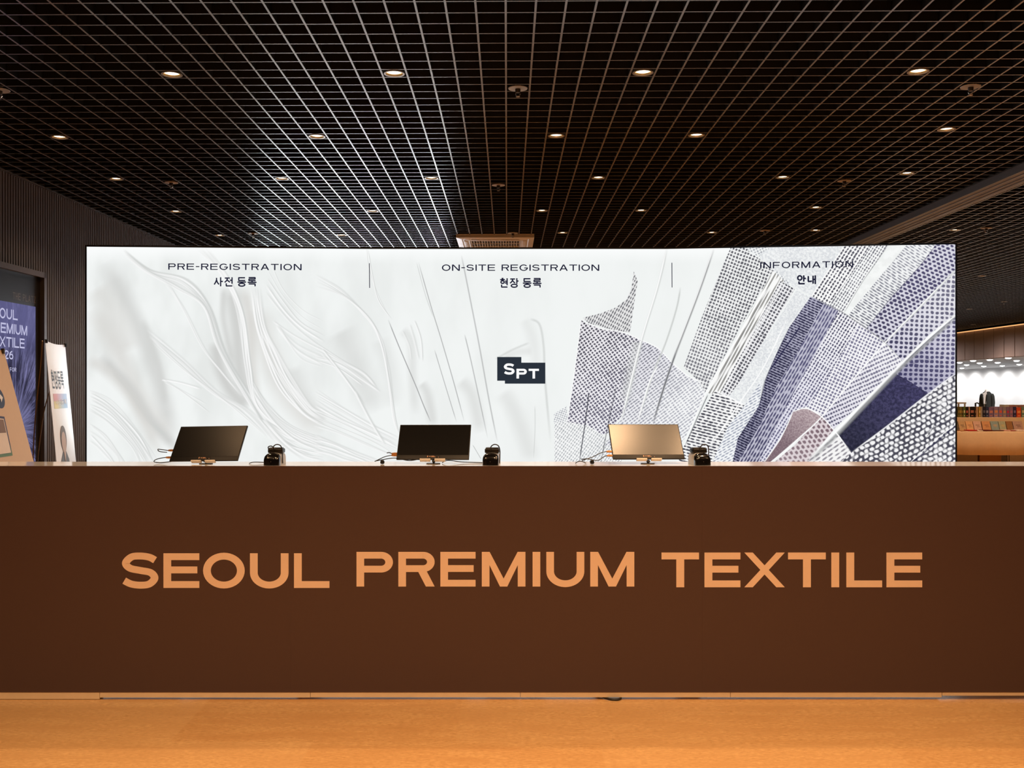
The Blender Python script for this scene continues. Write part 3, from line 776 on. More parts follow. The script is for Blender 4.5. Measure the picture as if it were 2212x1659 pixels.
navy = W_('navy_ribbed_cloth', 'rib', 'b4b3c8', '35334f', '2b2a44', cover=.76, fuzz=.16, wob=.12, light2='9796ae')
navy2 = W_('lavender_ribbed_cloth', 'rib', 'c4c3d4', '5c5a7c', '4c4a6a', cover=.66, fuzz=.2, wob=.12)
lav = W_('lavender_check_cloth', 'twill', 'f2f1f5', '4f4d66', '6c6a88', cover=.5, fuzz=.14, light2='e2e1ee')
purp = W_('purple_houndstooth', 'hound', 'd9d8e4', '504c6e', '47445f', cover=.64, fuzz=.15, wob=.45)
gryh = W_('grey_houndstooth', 'dots', 'eae9ee', '77758a', '454362', cover=.58, fuzz=.15, wob=.4, light2='d5d3e2')
dkh = W_('dark_houndstooth', 'dots', 'd8d6e4', '5f5c7c', '34325c', cover=.62, fuzz=.15, wob=.4, light2='8f8cab')
dark = W_('dark_navy_cloth', 'noise', '4f4b72', '34324f', '27273a', cover=.55, fuzz=.3, light2='3c3b52')
knit = W_('black_white_knit', 'loops', 'f6f5f6', '4e4d5a', cover=.46, fuzz=.16, wob=1.1)
wtw = W_('white_twill_cloth', 'twill', 'f4f3f7', '86849a', '5c5a74', cover=.52, fuzz=.18, light2='e4e2ec')
mauv = W_('mauve_felt', 'noise', 'c7b6b9', '9a848b', '75606a', cover=.5, fuzz=.3, light2='8f7b82')
mrib = W_('mauve_rope_cloth', 'hound', 'ddd2d6', '7c6670', '8f7c84', cover=.6, fuzz=.16)
wrib = W_('white_cord_cloth', 'rib', 'f7f6f6', '9b979f', cover=.46, fuzz=.14, wob=.12)
S_ = pr.swatch
S_(A4([(1425, 45), (1560, 45), (1740, 45), (1740, 330), (1640, 240), (1540, 130)]), sheer, -25, 6, 6)
S_(A5([(80, 65), (600, 65), (480, 260), (370, 420), (250, 370), (130, 250), (30, 200), (0, 130)]), pale, 35, 6, 6)
S_(A4([(55, 1240), (145, 1185), (158, 1300), (55, 1300)]), sheer, 20, 4.5, 4.5)
S_(A4([(58, 1300), (180, 1300), (300, 1320), (380, 1370), (450, 1440), (560, 1600), (60, 1600)]), W_('pale_twill', 'twill', 'f6f7f7', 'b4b7bb', cover=.48, fuzz=.22), 35, 5, 7)
S_(A4([(262, 552), (390, 520), (500, 478), (575, 420), (610, 340), (628, 220), (655, 290), (635, 420), (600, 660), (450, 632), (300, 590)]), fold, 28, 5.0, 9)
S_(A4([(250, 568), (290, 595), (400, 630), (500, 640), (580, 668), (680, 712), (640, 900), (560, 1230), (440, 1380), (400, 1390), (300, 1325), (152, 1297), (200, 950)]), tw_a, 55, 6.2, 7.2, (1255, 700), (1380, 900))
S_(A4([(680, 712), (800, 770), (900, 872), (1010, 965), (1090, 1010), (1140, 1090), (1120, 1160), (1000, 1400), (960, 1470), (420, 1470), (560, 1230), (640, 900)]), tw_b, 54, 5.6, 8, (1375, 760), (1490, 860))
S_(A4([(1320, 52), (1430, 50), (1475, 95), (1560, 150), (1625, 215), (1400, 600), (1140, 1085), (1090, 1005), (985, 905), (1110, 560), (1230, 260)]), hd_a, 20, 6.8, 7.4, (1560, 640), (1500, 760))
S_(A4([(1625, 215), (1705, 285), (1240, 1110), (1150, 1090)]), W_('yarn_bundle', 'rib', 'fbfbfa', '9a9996', cover=.5, fuzz=.15, wob=.05), 29, 7.0, 70)
S_(A5([(150, 316), (250, 372), (0, 790), (-130, 1010), (-211, 1135), (-285, 1125), (-130, 830)]), hd_b, 30, 7.2, 7.2)
S_(A5([(262, 380), (370, 430), (212, 640), (110, 860), (40, 1020), (0, 1190), (-90, 1190), (-230, 1150), (-130, 1010), (0, 790)]), pale, 20, 5, 5)
S_(A4([(1535, 1010), (1540, 1200), (1480, 1600), (1180, 1600), (1300, 1330), (1422, 1182)]), ribs2, 60, 5.2, 11)
S_(A4([(1208, 1072), (1422, 1178), (1300, 1335), (1185, 1600), (930, 1600), (985, 1475), (1100, 1250)]), ribs, 104, 6.4, 12)
# right-hand group
S_(A5([(590, 60), (780, 60), (640, 280), (480, 492), (460, 480), (365, 420)]), latt, 32, 7.2, 7.5, (1740, 640), (1880, 560))
S_(A5([(780, 60), (910, 60), (720, 330), (590, 545), (480, 492), (640, 280)]), latt2, 32, 5.6, 7)
S_(A5([(905, 60), (1040, 60), (650, 570), (590, 545)]), W_('plain_white_cloth', 'noise', 'f7f9f8', 'f0f2f1'), 0, 20, 20)
S_(A5([(1035, 60), (1245, 55), (1120, 220), (930, 430), (750, 655), (680, 600), (620, 560)]), dash, 122, 5.6, 14, (1840, 680), (1960, 540))
S_(A5([(1240, 55), (1390, 55), (1390, 235), (1150, 480), (885, 748), (750, 655), (930, 430), (1120, 220)]), purp, 22, 11.5, 7.8, (1990, 600), (1880, 730))
S_(A5([(1390, 240), (1390, 545), (1200, 690), (1010, 880), (885, 748), (1150, 480)]), gryh, 3, 10.6, 9.8, (2050, 600), (1920, 740))
S_(A5([(1390, 560), (1390, 965), (1190, 1112), (1010, 1010), (930, 960), (1010, 880)]), dkh, 2, 11.2, 9.6, (2050, 720), (1925, 840))
S_(A5([(935, 955), (1040, 1010), (1195, 1110), (900, 1340), (645, 1525), (555, 1390), (720, 1190)]), dark, 0, 8, 8, (1960, 840), (1850, 950))
S_(A5([(1390, 965), (1390, 1600), (560, 1600), (645, 1525), (900, 1340), (1190, 1112)]), knit, -28, 12.5, 10)
# the big blue roll
S_(A5([(362, 425), (455, 465), (300, 760), (120, 1060), (0, 1330), (-160, 1600), (-190, 1600), (-150, 1420), (0, 1190), (45, 1010), (110, 850), (212, 640)]), navy, 114, 5.4, 9, (1760, 660), (1660, 900))
S_(A5([(455, 465), (560, 520), (430, 760), (260, 1070), (120, 1340), (-10, 1600), (-160, 1600), (0, 1330), (120, 1060), (300, 760)]), navy2, 30, 6.0, 16, (1740, 700), (1650, 980))
S_(A5([(560, 520), (610, 548), (700, 610), (560, 860), (420, 1090), (335, 1200), (240, 1230), (160, 1400), (30, 1600), (-10, 1600), (120, 1340), (260, 1070), (430, 760)]), lav, 32, 6.4, 7, (1830, 700), (1700, 900))
S_(A5([(700, 610), (880, 752), (660, 1010), (440, 1270), (335, 1200), (420, 1090), (560, 860)]), W_('small_check_cloth', 'dots', 'f5f4f8', '7f7d96', cover=.55, fuzz=.18), 25, 7.2, 7.2)
S_(A5([(880, 752), (1008, 880), (700, 1190), (520, 1360), (440, 1270), (660, 1010)]), wtw, 66, 8.4, 6, (1900, 750), (1800, 900))
S_(A5([(238, 1235), (300, 1213), (350, 1217), (440, 1270), (330, 1390), (60, 1600), (20, 1600), (150, 1430)]), mauv, 0, 4, 4, (1740, 890), (1690, 960))
S_(A5([(440, 1270), (522, 1362), (330, 1600), (90, 1600), (250, 1470)]), mrib, 50, 12, 9, (1780, 900), (1700, 990))
S_(A5([(545, 1385), (648, 1525), (560, 1600), (320, 1600)]), wrib, 55, 8, 16)
# edges, seams, cords and sticks
BLK = strand_mat('ink_line', '3a3a48'); BLUE = strand_mat('navy_line', '25244a')
for pts, w, mt, a in [
    (A4([(255, 575), (400, 632), (500, 645), (580, 668), (680, 712), (800, 770), (900, 872), (1010, 965), (1100, 1015), (1140, 1090)]), 4, WHITE, 1),
    (A4([(250, 565), (200, 950), (150, 1300)]), 3, WHITE, 1),
    (A4([(655, 720), (635, 830), (555, 1180)]), 40, GREY, .45),
    (A4([(866, 52), (800, 330), (690, 690), (610, 1010), (535, 1310)]), 9, GREY, 1), (A4([(862, 52), (796, 330), (686, 690), (605, 1010), (530, 1310)]), 5.5, WHITE, 1),
    (A4([(962, 330), (935, 480), (860, 720), (760, 970), (655, 1310)]), 6.5, GREY, 1), (A4([(800, 900), (740, 1010), (650, 1310)]), 5, WHITE, 1),
    (A4([(1203, 52), (1090, 380), (930, 800), (850, 1030), (765, 1310)]), 8, DGREY, 1), (A4([(1198, 52), (1084, 380), (922, 800)]), 3.5, WHITE, .8),
    (A4([(930, 800), (850, 1030), (765, 1310)]), 5, BLK, .55),
    (A4([(306, 1080), (285, 1260), (235, 1600)]), 4, BLK, 1), (A4([(505, 1030), (455, 1260), (388, 1600)]), 4, BLK, .7),
    (A4([(1640, 225), (1400, 640), (1145, 1090), (985, 1470)]), 4, WHITE, 1), (A4([(1705, 285), (1480, 690), (1245, 1110)]), 4, WHITE, 1),
    (A4([(1600, 330), (1380, 720), (1195, 1060)]), 2.5, BLK, .6), (A4([(1650, 380), (1440, 700), (1220, 1080)]), 2.5, BLK, .5),
    (A4([(1160, 1100), (1100, 1230), (990, 1480)]), 4, BLK, .8),
    (A4([(1205, 1072), (1425, 1180)]), 5, WHITE, 1), (A4([(1725, 560), (1560, 900), (1380, 1170), (1160, 1500)]), 4.5, WHITE, 1),
    (A5([(365, 420), (460, 475), (600, 545), (760, 655), (885, 750), (1008, 880)]), 3.5, DGREY, .8),
    (A5([(300, 620), (180, 790), (65, 960)]), 5, BLUE, 1), (A5([(210, 640), (110, 860), (40, 1020), (0, 1190), (-80, 1420)]), 4, BLUE, .7),
    (A5([(910, 60), (720, 330), (595, 545)]), 3, DGREY, .7), (A5([(1035, 60), (650, 565)]), 2, GREY, .8),
    (A5([(1245, 60), (1120, 220), (930, 430), (750, 655)]), 3.5, BLUE, .6),
    (A5([(1392, 225), (1150, 480), (890, 745)]), 7, GREY, .9), (A5([(1395, 222), (1147, 476), (880, 755), (650, 1020), (430, 1280), (250, 1450), (90, 1610)]), 5, WHITE, 1),
    (A5([(1400, 560), (1200, 730), (1000, 920), (760, 1170), (540, 1400), (330, 1610)]), 15, DGREY, .9),
    (A5([(1400, 535), (1200, 705), (1000, 895), (760, 1145), (540, 1370), (320, 1590)]), 10, WHITE, 1),
    (A5([(1400, 548), (1200, 720), (1010, 900)]), 3, BLUE, .6),
    (A5([(1400, 1320), (1240, 1450), (1060, 1610)]), 6, BLUE, .8), (A5([(1400, 1308), (1230, 1440), (1040, 1610)]), 3, WHITE, 1),
    (A5([(1260, 1200), (1230, 1330), (1170, 1420)]), 3, BLK, .7),
    (A5([(1395, 955), (1190, 1108), (900, 1335), (645, 1525)]), 5, WHITE, .9),
    (A5([(238, 1235), (300, 1212), (350, 1216), (440, 1270), (530, 1370), (650, 1525)]), 4.5, WHITE, 1), (A5([(238, 1235), (150, 1420), (20, 1610)]), 4, WHITE, 1),
    (A5([(370, 1340), (210, 1480), (60, 1610)]), 5, WHITE, 1)]:
    pr.strand(pts, w, mt, a)
pf = pr.build('printed_face', lb)
LOFF = .0003 * pr.layer + .003
LBT = lambda x, y: LB(x, y, LOFF)
def tilt(polys, x0, ya, x1, yb_):                     # shifts a line of text to the slope of its part of the sign
    return [[(x, y + ya + (yb_ - ya) * (x - x0) / (x1 - x0)) for x, y in q] for q in polys]
decal(tilt(text_fit('PRE-REGISTRATION', 363.5, 651.5, 569, 582.5, .21, .15, 1.14), 363, 0, 652, 1.3), LBT, 'heading', INK, lb)
decal(text_fit('ON-SITE', 954.5, 1069.5, 571.5, 585, .21, .15, 1.14), LBT, 'heading', INK, lb)
decal(text_fit('REGISTRATION', 1083.5, 1294.5, 571.5, 585, .21, .15, 1.14), LBT, 'heading', INK, lb)
decal(tilt(text_fit('INFORMATION', 1642, 1843, 566.3, 580, .21, .15, 1.12), 1642, 0, 1843, -2.6), LBT, 'heading', INK, lb)
for w_, xs_, ya, yb_ in (('사전', [(461.5, 482.5), (484, 505)], 597.5, 620), ('등록', [(512, 532.5), (534, 555)], 597.5, 620),
                        ('현장', [(1079, 1099), (1100.5, 1121)], 599.5, 622.5), ('등록', [(1128.5, 1149), (1150, 1170.5)], 599.5, 622.5)):
    decal(hangul(w_, xs_, ya, yb_, 2.8), LBT, 'subheading', INK, lb)
decal(hangul('안내', [(1721.5, 1742), (1743.5, 1764)], 593, 615.5, 3.4), LBT, 'subheading', INK, lb)
decal([[(797, 568.5), (798.6, 568.5), (799.2, 622), (797.6, 622)]], LBT, 'divider_line', INK, lb)
decal([[(1450.6, 567.5), (1452.2, 567.5), (1452.6, 621), (1451, 621)]], LBT, 'divider_line', INK, lb)
L8 = lambda L: [(1020 + x / 10.055, 760 + y / 10.055) for x, y in L]
lg = decal([L8([(543, 112), (1068, 112), (1068, 628), (543, 628)]), L8([(710, 235), (1588, 235), (1588, 692), (710, 692)])], lambda x, y: LB(x, y, LOFF + .0005), 'logo', glow('slate_ink', '2b323c', 1.0, 'NONE'), lb)
lgp = []
for c, x0, x1, y0_, y1_ in (('S', 694, 914, 258, 488), ('P', 962, 1186, 368, 580), ('T', 1226, 1450, 368, 580)):
    lgp += [L8([(x0 + a * (y1_ - y0_), y0_ + b * (y1_ - y0_)) for a, b in q]) for q in glyph(c, (x1 - x0) / (y1_ - y0_), .26, .22)]
decal(lgp, lambda x, y: LB(x, y, LOFF + .0018), 'logo_lettering', glow('backlit_white', 'ffffff', 1.0, 'NONE'), lg)

# ------------------------------------------------------------------ visitor screens on the counter
BLACKP = pbr('black_plastic', '151414', .4, 0, .5, .05)
SCRN = pbr('matt_dark_screen', '0b0b0c', .27, 0, .7, .03)
CREAM = pbr('cream_plastic', 'fdeee0', .45)
GUN = pbr('grey_metal', '77726c', .35, .7)
PEACH = pbr('sticker_print', 'e8b48c', .5)
ORNG = pbr('copper_plug', 'c88a50', .35, .6)
def make_screen(px, py, yaw, roll, label, cables):
    Y = 4.955; base = P(px, py, Y)
    t = thing('visitor_screen', label, 'monitor', (base.x, Y, zt), math.radians(yaw), 'visitor screens on the counter')
    tilt_ = Matrix.Translation((0, -.03, base.z - zt)) @ Matrix.Rotation(math.radians(-38), 4, 'X') @ Matrix.Rotation(math.radians(roll), 4, 'Y')
    Wd, Hd = .354, .207
    m = MB(); m.M = tilt_; m.box(-Wd / 2, Wd / 2, 0, .009, 0, Hd, bev=.002); cs = m.build('casing', BLACKP, t, True)
    m = MB(); m.M = tilt_; m.box(-Wd / 2 + .004, Wd / 2 - .004, -.0006, .002, .0245, Hd - .004); m.build('screen', SCRN, t)
    m = MB(); m.M = tilt_; m.box(-.030, .034, -.001, .002, .0085, .0225); st = m.build('sticker', pbr('black_sticker', '100e0d', .5), t)
    m = MB(); m.M = tilt_                              # small unreadable print of the sticker
    for x0, x1, z0, z1 in ((-.027, -.022, .011, .0195), (-.016, -.011, .0125, .018), (-.007, .008, .0150, .018), (-.007, .014, .0112, .0130), (.026, .03, .010, .012)):
        m.box(x0, x1, -.0016, -.0008, z0, z1)
    m.build('print', PEACH, st)
    for s in (-1, 1):
        m = MB(); m.M = tilt_; m.box(s * .036 - .026, s * .036 + .026, -.006, .013, -.007, .001, bev=.002); m.build('stand_lip', CREAM, t, True)
    m = MB()
    m.lathe([(.0, .0), (.034, .0), (.034, .0035), (.012, .0045), (.0, .0045)], 28, (.0, .0, .0005), sy=.8)
    m.tube([(0, 0, .009), (0.006, -.006, .012), (0, -.02, .016)], .006, 8)
    m.tube([(0, 0, .009), (0, .055, .035), (0, .07, .075)], .005, 8)
    m.build('stand', GUN, t, True)
    for k, (z, pts) in enumerate(cables):
        a = tilt_ @ Vector((-Wd / 2, .005, z)); b = tilt_ @ Vector((-Wd / 2 - .026, .005, z))
        m = MB(); m.tube([a, a.lerp(b, .55), b], [.0055, .0055, .004], 8); pg = m.build('plug', ORNG, t, True)
        m = MB(); m.tube(catmull([b] + [b + Vector(q) for q in pts], 8), .0022, 6); m.build('lead', BLACKP, t, True)
    return t
make_screen(445, 994, -11, -1.6, 'dark visitor screen tilted back nearest the slatted wall, turned away from the middle', [
    (.024, [(-.03, .0, -.004), (-.052, -.01, -.012), (-.05, -.02, -.021), (-.01, -.03, -.024), (.05, -.035, -.016)]),
    (.066, [(-.03, -.01, .004), (-.045, -.02, .006), (-.03, -.03, -.004), (.004, -.02, -.008)])])
make_screen(936, 991, -4, -.3, 'black visitor screen on the middle of the counter, below the small square logo', [
    (.026, [(-.03, -.02, -.006), (-.07, -.03, -.025), (-.075, -.02, -.027), (-.04, -.02, -.020), (.02, -.02, -.012), (.09, -.02, -.024), (.15, -.01, -.014)]),
    (.036, [(-.012, -.01, .006), (-.02, -.02, .004)])])
make_screen(1399, 990, 5, .2, 'bronze-gleaming visitor screen in front of the woven textile picture', [
    (.022, [(-.02, -.01, -.006), (-.04, -.02, -.018), (-.06, -.02, -.021), (-.10, -.02, -.014), (-.13, -.015, -.016)]),
    (.046, [(-.03, -.01, -.006), (-.07, -.02, -.024), (-.11, -.03, -.036), (-.125, -.03, -.042)])])
for i, (px, py, lab) in enumerate([(830, 999, 'small black cable knot beside the middle screen'), (1283, 1000, 'small black cable knot beside the bronze-gleaming screen')]):
    p = P(px - 4, py, 4.93)
    m = MB(); m.lathe([(.0, .0), (.009, .002), (.011, .01), (.008, .018), (.0, .021)], 12, (p.x, p.y, zt + .0005))
    tag(m.build('cable_adapter', BLACKP, None, True), lab, 'adapter', 'cable adapters on the counter')
p = P(1045, 1000, 5.0)
m = MB(); a = P(955, 999, 4.99); b = P(1042, 1002, 4.99)
m.tube(catmull([(a.x, a.y, zt + .004), (a.x + .03, a.y, zt + .014), (a.x + .10, a.y + .01, zt + .006), (b.x, b.y, zt + .003)], 8), .0022, 6)
tag(m.build('cable', BLACKP, None, True), 'thin black cable running from the middle screen to its printer', 'cable', 'loose cables on the counter')
m = MB(); a = P(538, 1001, 4.95); b = P(568, 1002, 4.95)
m.tube(catmull([(a.x, a.y, zt + .0025), (a.x + .025, a.y + .01, zt + .008), (b.x + .02, b.y + .03, zt + .004)], 8), .0022, 6)
tag(m.build('cable', BLACKP, None, True), 'short black cable leading to the printer beside the dark tilted screen', 'cable', 'loose cables on the counter')
m = MB(); a = P(1243, 1000, 4.95)
m.tube(catmull([(a.x, a.y, zt + .003), (a.x + .012, a.y, zt + .011), (a.x + .03, a.y, zt + .013), (a.x + .05, a.y, zt + .004)], 8), .0022, 6)
tag(m.build('cable', BLACKP, None, True), 'short curl of black cable at the end of the bronze-gleaming screen leads', 'cable', 'loose cables on the counter')

# label printers
GLOSS = pbr('glossy_black', '121010', .16, 0, .6, .02, coat=.5)
SILV = pbr('silver_grey_plastic', 'c4c2c0', .4)
def arch(w, h0, y, n=14, low=.35):                   # outline of the printer: upright sides, rounded shoulders
    out = [(-w / 2, y, 0)]
    for k in range(n + 1):
        a = math.pi * (1 - k / n)
        c, s = math.cos(a), math.sin(a)
        out.append((w / 2 * math.copysign(abs(c) ** .55, c), y, h0 * low + h0 * (1 - low) * max(0, s) ** .6))
    out.append((w / 2, y, 0))
    return out
def make_printer():
    t = thing('label_printer', 'x', 'label printer')
    m = MB(); m.loft([arch(.086, .066, .024), arch(.090, .070, .05), arch(.090, .072, .14), arch(.084, .066, .15)]); m.build('body', SILV, t, True)
    m = MB(); m.loft([arch(.078, .036, .0), arch(.090, .050, .006), arch(.094, .062, .016), arch(.093, .069, .030), arch(.091, .0705, .040)]); m.build('front_cover', GLOSS, t, True, 60)
    m = MB(); m.box(-.040, .044, .062, .135, .068, .094, bev=.006); m.box(-.036, .040, .07, .12, .090, .100, bev=.004); m.build('paper_bay', BLACKP, t, True)
    m = MB()
    m.box(-.002, .002, -.0012, .002, .020, .024); m.build('button', pbr('grey_button', '55504c', .4), t)
    m = MB()
    m.tube(catmull([(-.005, .06, .085), (.0, .05, .108), (.02, .048, .120), (.042, .05, .112), (.05, .055, .085), (.050, .06, .05), (.047, .075, .008)], 8), .0032, 8)
    m.build('lead', BLACKP, t, True)
    return t
pn = make_printer()
for i, (px, lab, mir) in enumerate([(585, 'small black label printer with looped lead, beside the dark tilted screen', 1), (1059, 'small black label printer with looped lead, beside the middle screen', 1),
                               (1520, 'small black label printer beside the bronze-gleaming screen', -1)]):
    o = pn if i == 0 else copy_tree(pn)
    p = P(px, 1004, 4.835); o.scale = (.82, .82, .82); o.location = (p.x, p.y, zt + .0003); o.rotation_euler = (0, 0, math.radians([-6, -6, 8][i])); tag(o, lab, 'label printer', 'label printers on the counter')
m = MB(); m.tube(catmull([(-.03, .06, .085), (-.032, .05, .104), (-.012, .048, .110), (.004, .055, .095)], 8), .0032, 8)
m.build('lead', BLACKP, pn, True)

# ------------------------------------------------------------------ digital sign on the slatted wall
wall_n = Vector((math.cos(TH), math.sin(TH), 0))
def on_wall(px, py, off):                            # where the view ray meets the plane 'off' in front of the slats
    d = Vector(((px - CX) / F, 1, -(py - HY) / F))
    tt = (WX + off) / d.dot(wall_n)
    return Vector((0, 0, H)) + d * tt
ds = thing('digital_sign', 'tall black-framed digital sign with purple screen on the slatted wall', 'digital sign', (0, 0, 0), TH)
def wl_y(px, off=.06):
    p = on_wall(px, HY, off); return to_room(p.x, p.y)[1]
Y1 = wl_y(92); Y1s = wl_y(76); Y0s = Y1s - 1.25; Y0 = Y0s - .16
Zt = on_wall(92, 590, .06).z; Zs = on_wall(75, 662.6, .06).z
m = MB(); m.box(WX + .002, WX + .06, Y0, Y1, 0.0, Zt, bev=.004)
m.build('housing', pbr('dark_bronze_frame', '171515', .3, .1), ds)
m = MB()
for y0_, y1_, z0, z1 in ((Y0, Y1, Zt - .05, Zt), (Y1 - .05, Y1, .0, Zt), (Y0, Y0 + .05, .0, Zt)):
    m.box(WX + .06, WX + .10, y0_, y1_, z0, z1)
m.build('rim', pbr('bronze_rim', '4a403a', .4, .3), ds)
def screen_mat():
    t = NT('purple_screen')
    o = t.n('ShaderNodeTexCoord').outputs['Object']
    v = t.map(o, loc=(0, -(Y1s - .42), -1.12))
    s = t.n('ShaderNodeSeparateXYZ'); t.set(s.inputs[0], v)
    ang = t.math('ARCTAN2', s.outputs[2], s.outputs[1])
    rad = t.math('SQRT', t.math('ADD', t.math('POWER', s.outputs[2], 2.0), t.math('POWER', s.outputs[1], 2.0)))
    cb = t.n('ShaderNodeCombineXYZ'); t.set(cb.inputs[0], t.math('MULTIPLY', ang, 7)); t.set(cb.inputs[1], t.math('MULTIPLY', rad, 1.6))
    n1 = t.noise(cb.outputs[0], 1.6, 4, .7)
    c = t.mix(t.rng(n1, .45, .68), lin('343248'), lin('8583b4'))
    c = t.mix(t.rng(rad, .0, .4, .75, 0), c, lin('9d9cd0'))
    topf = t.rng(s.outputs[2], .5, .95, 0, 1, True)
    c = t.mix(t.math('MULTIPLY', topf, t.rng(n1, .3, .6, .9, .6)), c, lin('6d6c9e'))
    e = t.n('ShaderNodeEmission'); t.set(e.inputs[0], c); e.inputs[1].default_value = .85
    return t.done(e.outputs[0])
m = MB(); m.box(WX + .06, WX + .063, Y0s, Y1s, .35, Zs); sg = m.build('screen', screen_mat(), ds)
LITX = glow('lit_lettering', 'c9c8ea', .9, 'NONE')
def line_on_wall(s, yR, zT, hgt, t, u, ws, off, name, mat, parent):    # text whose last letter ends at yR; nearer letters run out of the picture
    w = sum((t if c == 'I' else WID[c] * ws) + .14 for c in s) * hgt
    polys = text_fit(s, 0, w, 0, hgt, t, u, ws)
    return decal([[(x, y) for x, y in q] for q in polys], lambda x, y: Vector((WX + off, yR - w + x, zT - y)), name, mat, parent, (1, 0, 0))
for s, pxr, py_ in (('SEOUL', 38, 669.5), ('PREMIUM', 58.5, 703), ('TEXTILE', 53, 731), ('2026', 28.5, 757)):
    yR = wl_y(pxr, .065); zT = on_wall(pxr - 8, py_, .065).z
    line_on_wall(s, yR, zT, .076 if s[0] == '2' else .087, .19, .16, .99, .0655, 'lettering', LITX, sg)
line_on_wall('FOR', wl_y(35, .065), on_wall(26, 794, .065).z, .035, .2, .16, .9, .0655, 'lettering', LITX, sg)
line_on_wall('THE PLATZ', wl_y(78, .065), on_wall(60, 637, .065).z, .062, .14, .14, .62, .0615, 'brand_lettering', pbr('bronze_letters', '6a5f58', .4, .5), ds)

# ------------------------------------------------------------------ banner stands
def banner(name, label, TLp, Yn, TRp, Yf, BLp, mat, zbot, rods, group=None):
    """A vinyl sheet: near top corner, far top corner, and a point on its near edge lower down give its plane and lean."""
    a = P(*TLp, Yn); b = P(*TRp, Yf); c = P(*BLp, Yn)
    wv = b - a; wv.z = 0
    dn = (c - a) * ((zbot - a.z) / (c.z - a.z))
    t = thing(name, label, 'banner stand', (a.x + dn.x, a.y + dn.y, 0))
    o0 = Vector(t.location)
    nrm = wv.cross(dn).normalized()
    if nrm.x < 0: nrm = -nrm
    def S(u, v, off=0.0):                              # u across, v down, on the sheet
        bow = math.sin(math.pi * min(1, max(0, u))) * .012 * max(0, 1 - v * 4)
        return a + wv * u + dn * v + nrm * off - Vector((0, 0, bow)) - o0
    m = MB(); nu, nv = 10, 24
    g = [[S(i / nu, j / nv) for i in range(nu + 1)] for j in range(nv + 1)]
    g2 = [[S(i / nu, j / nv, -.002) for i in range(nu + 1)] for j in range(nv + 1)]
    fl1 = [p for r in g for p in r]; fl2 = [p for r in g2 for p in r]; n1 = nu + 1; N = len(fl1); fs = []
    for j in range(nv):
        for i in range(nu):
            q = (j * n1 + i, j * n1 + i + 1, (j + 1) * n1 + i + 1, (j + 1) * n1 + i)
            fs.append(q); fs.append(tuple(N + k for k in q[::-1]))
    m.add(fl1 + fl2, fs); sh = m.build('banner_sheet', mat, t, True, fix=False)
    return t, S, sh
VINW = pbr('white_banner_vinyl', 'f0e6e0', .35, 0, .4, .03)
VINB = pbr('tan_banner_vinyl', 'd6b188', .4, 0, .4, .03)
RODM = pbr('tan_rod', '9a8260', .5)
bt, S, sh = banner('banner_stand', 'narrow white banner stand with printed photo, beside the light box', (97.5, 735), 6.58, (140.5, 742.5), 7.18, (122.7, 1005.8), VINW, .06, None)
o0 = Vector(bt.location)
m = MB()
for p_ in (S(0.02, .003, .004), S(.98, .003, .004)):
    m.lathe([(.0, -.012), (.010, -.012), (.010, .012), (.0, .012)], 10, p_)
m.build('corner_clip', pbr('black_clip', '1a1817', .4), bt, True)
m = MB()
ra = S(0.03, .0, -.02)
def rodp(L): return [P(px, py, Yq) - o0 for px, py, Yq in L]
m.tube(catmull([ra] + rodp([(88, 790, 6.66), (79, 870, 6.72), (73, 950, 6.76), (71, 1010, 6.8), (66, 1200, 6.85)]) + [Vector((rodp([(64, 1250, 6.86)])[0].x, rodp([(64, 1250, 6.86)])[0].y, .012))], 8), .0042, 8)
m.build('rod', RODM, bt, True)
m = MB()
e2 = rodp([(77, 1250, 7.05)])[0]
m.tube(catmull([S(.9, .01, -.02)] + rodp([(112, 830, 7.13), (96, 885, 7.1), (85, 960, 7.08), (81, 1010, 7.06), (78, 1150, 7.05)]) + [Vector((e2.x, e2.y, .012))], 8), .0042, 8)
m.build('rod', RODM, bt, True)
m = MB(); m.tube([S(0, 1.0, -.004), S(1, 1.0, -.004)], .008, 8)
for u in (.08, .92):
    q = S(u, 1.0, -.004); m.tube([q, Vector((q.x, q.y, .004))], .010, 8)
m.build('foot_bar', RODM, bt, True)
def sheet_decal(S, polys, name, mat, parent, off=.0012):
    return decal(polys, lambda u, v: S(u, v, off), name, mat, parent, S(.5, .5, 1) - S(.5, .5, 0))
INKB = pbr('charcoal_ink', '3a3e42', .5)
rect = lambda u0, u1, v0, v1: [(u0, v0), (u1, v0), (u1, v1), (u0, v1)]
hb = hangul('현장등록', [(0, 1), (1.08, 2.08), (2.16, 3.16), (3.24, 4.24)], 0, 1, .10)
sheet_decal(S, [[(.12 + x * .145, .105 + y * .078) for x, y in q] for q in hb], 'title', INKB, sh)
def stripe_mat():
    t = NT('rainbow_print')
    o = t.n('ShaderNodeTexCoord').outputs['Generated']
    s = t.n('ShaderNodeSeparateXYZ'); t.set(s.inputs[0], o)
    c = t.mix(t.rng(s.outputs[1], .2, .8), lin('d9837c'), lin('7f9fd0'))
    c2 = t.mix(t.rng(s.outputs[1], .2, .8), lin('e6d27a'), lin('6fa0d0'))
    c = t.mix(t.rng(s.outputs[2], .45, .55, 1, 0), c, c2)
    b = t.n('ShaderNodeBsdfPrincipled'); t.set(b.inputs['Base Color'], c); b.inputs['Roughness'].default_value = .4
    return t.done(b.outputs[0])
sheet_decal(S, [rect(.14, .82, .20, .258)], 'colour_band', stripe_mat(), sh)
sheet_decal(S, [[(.2 + x * .135, .222 + y * .022) for x, y in q] for q in hangul('사전등록', [(0, 1), (1.08, 2.08), (2.16, 3.16), (3.24, 4.24)], 0, 1, .11)], 'caption', pbr('white_print', 'f4f0ee', .5), sh, .003)
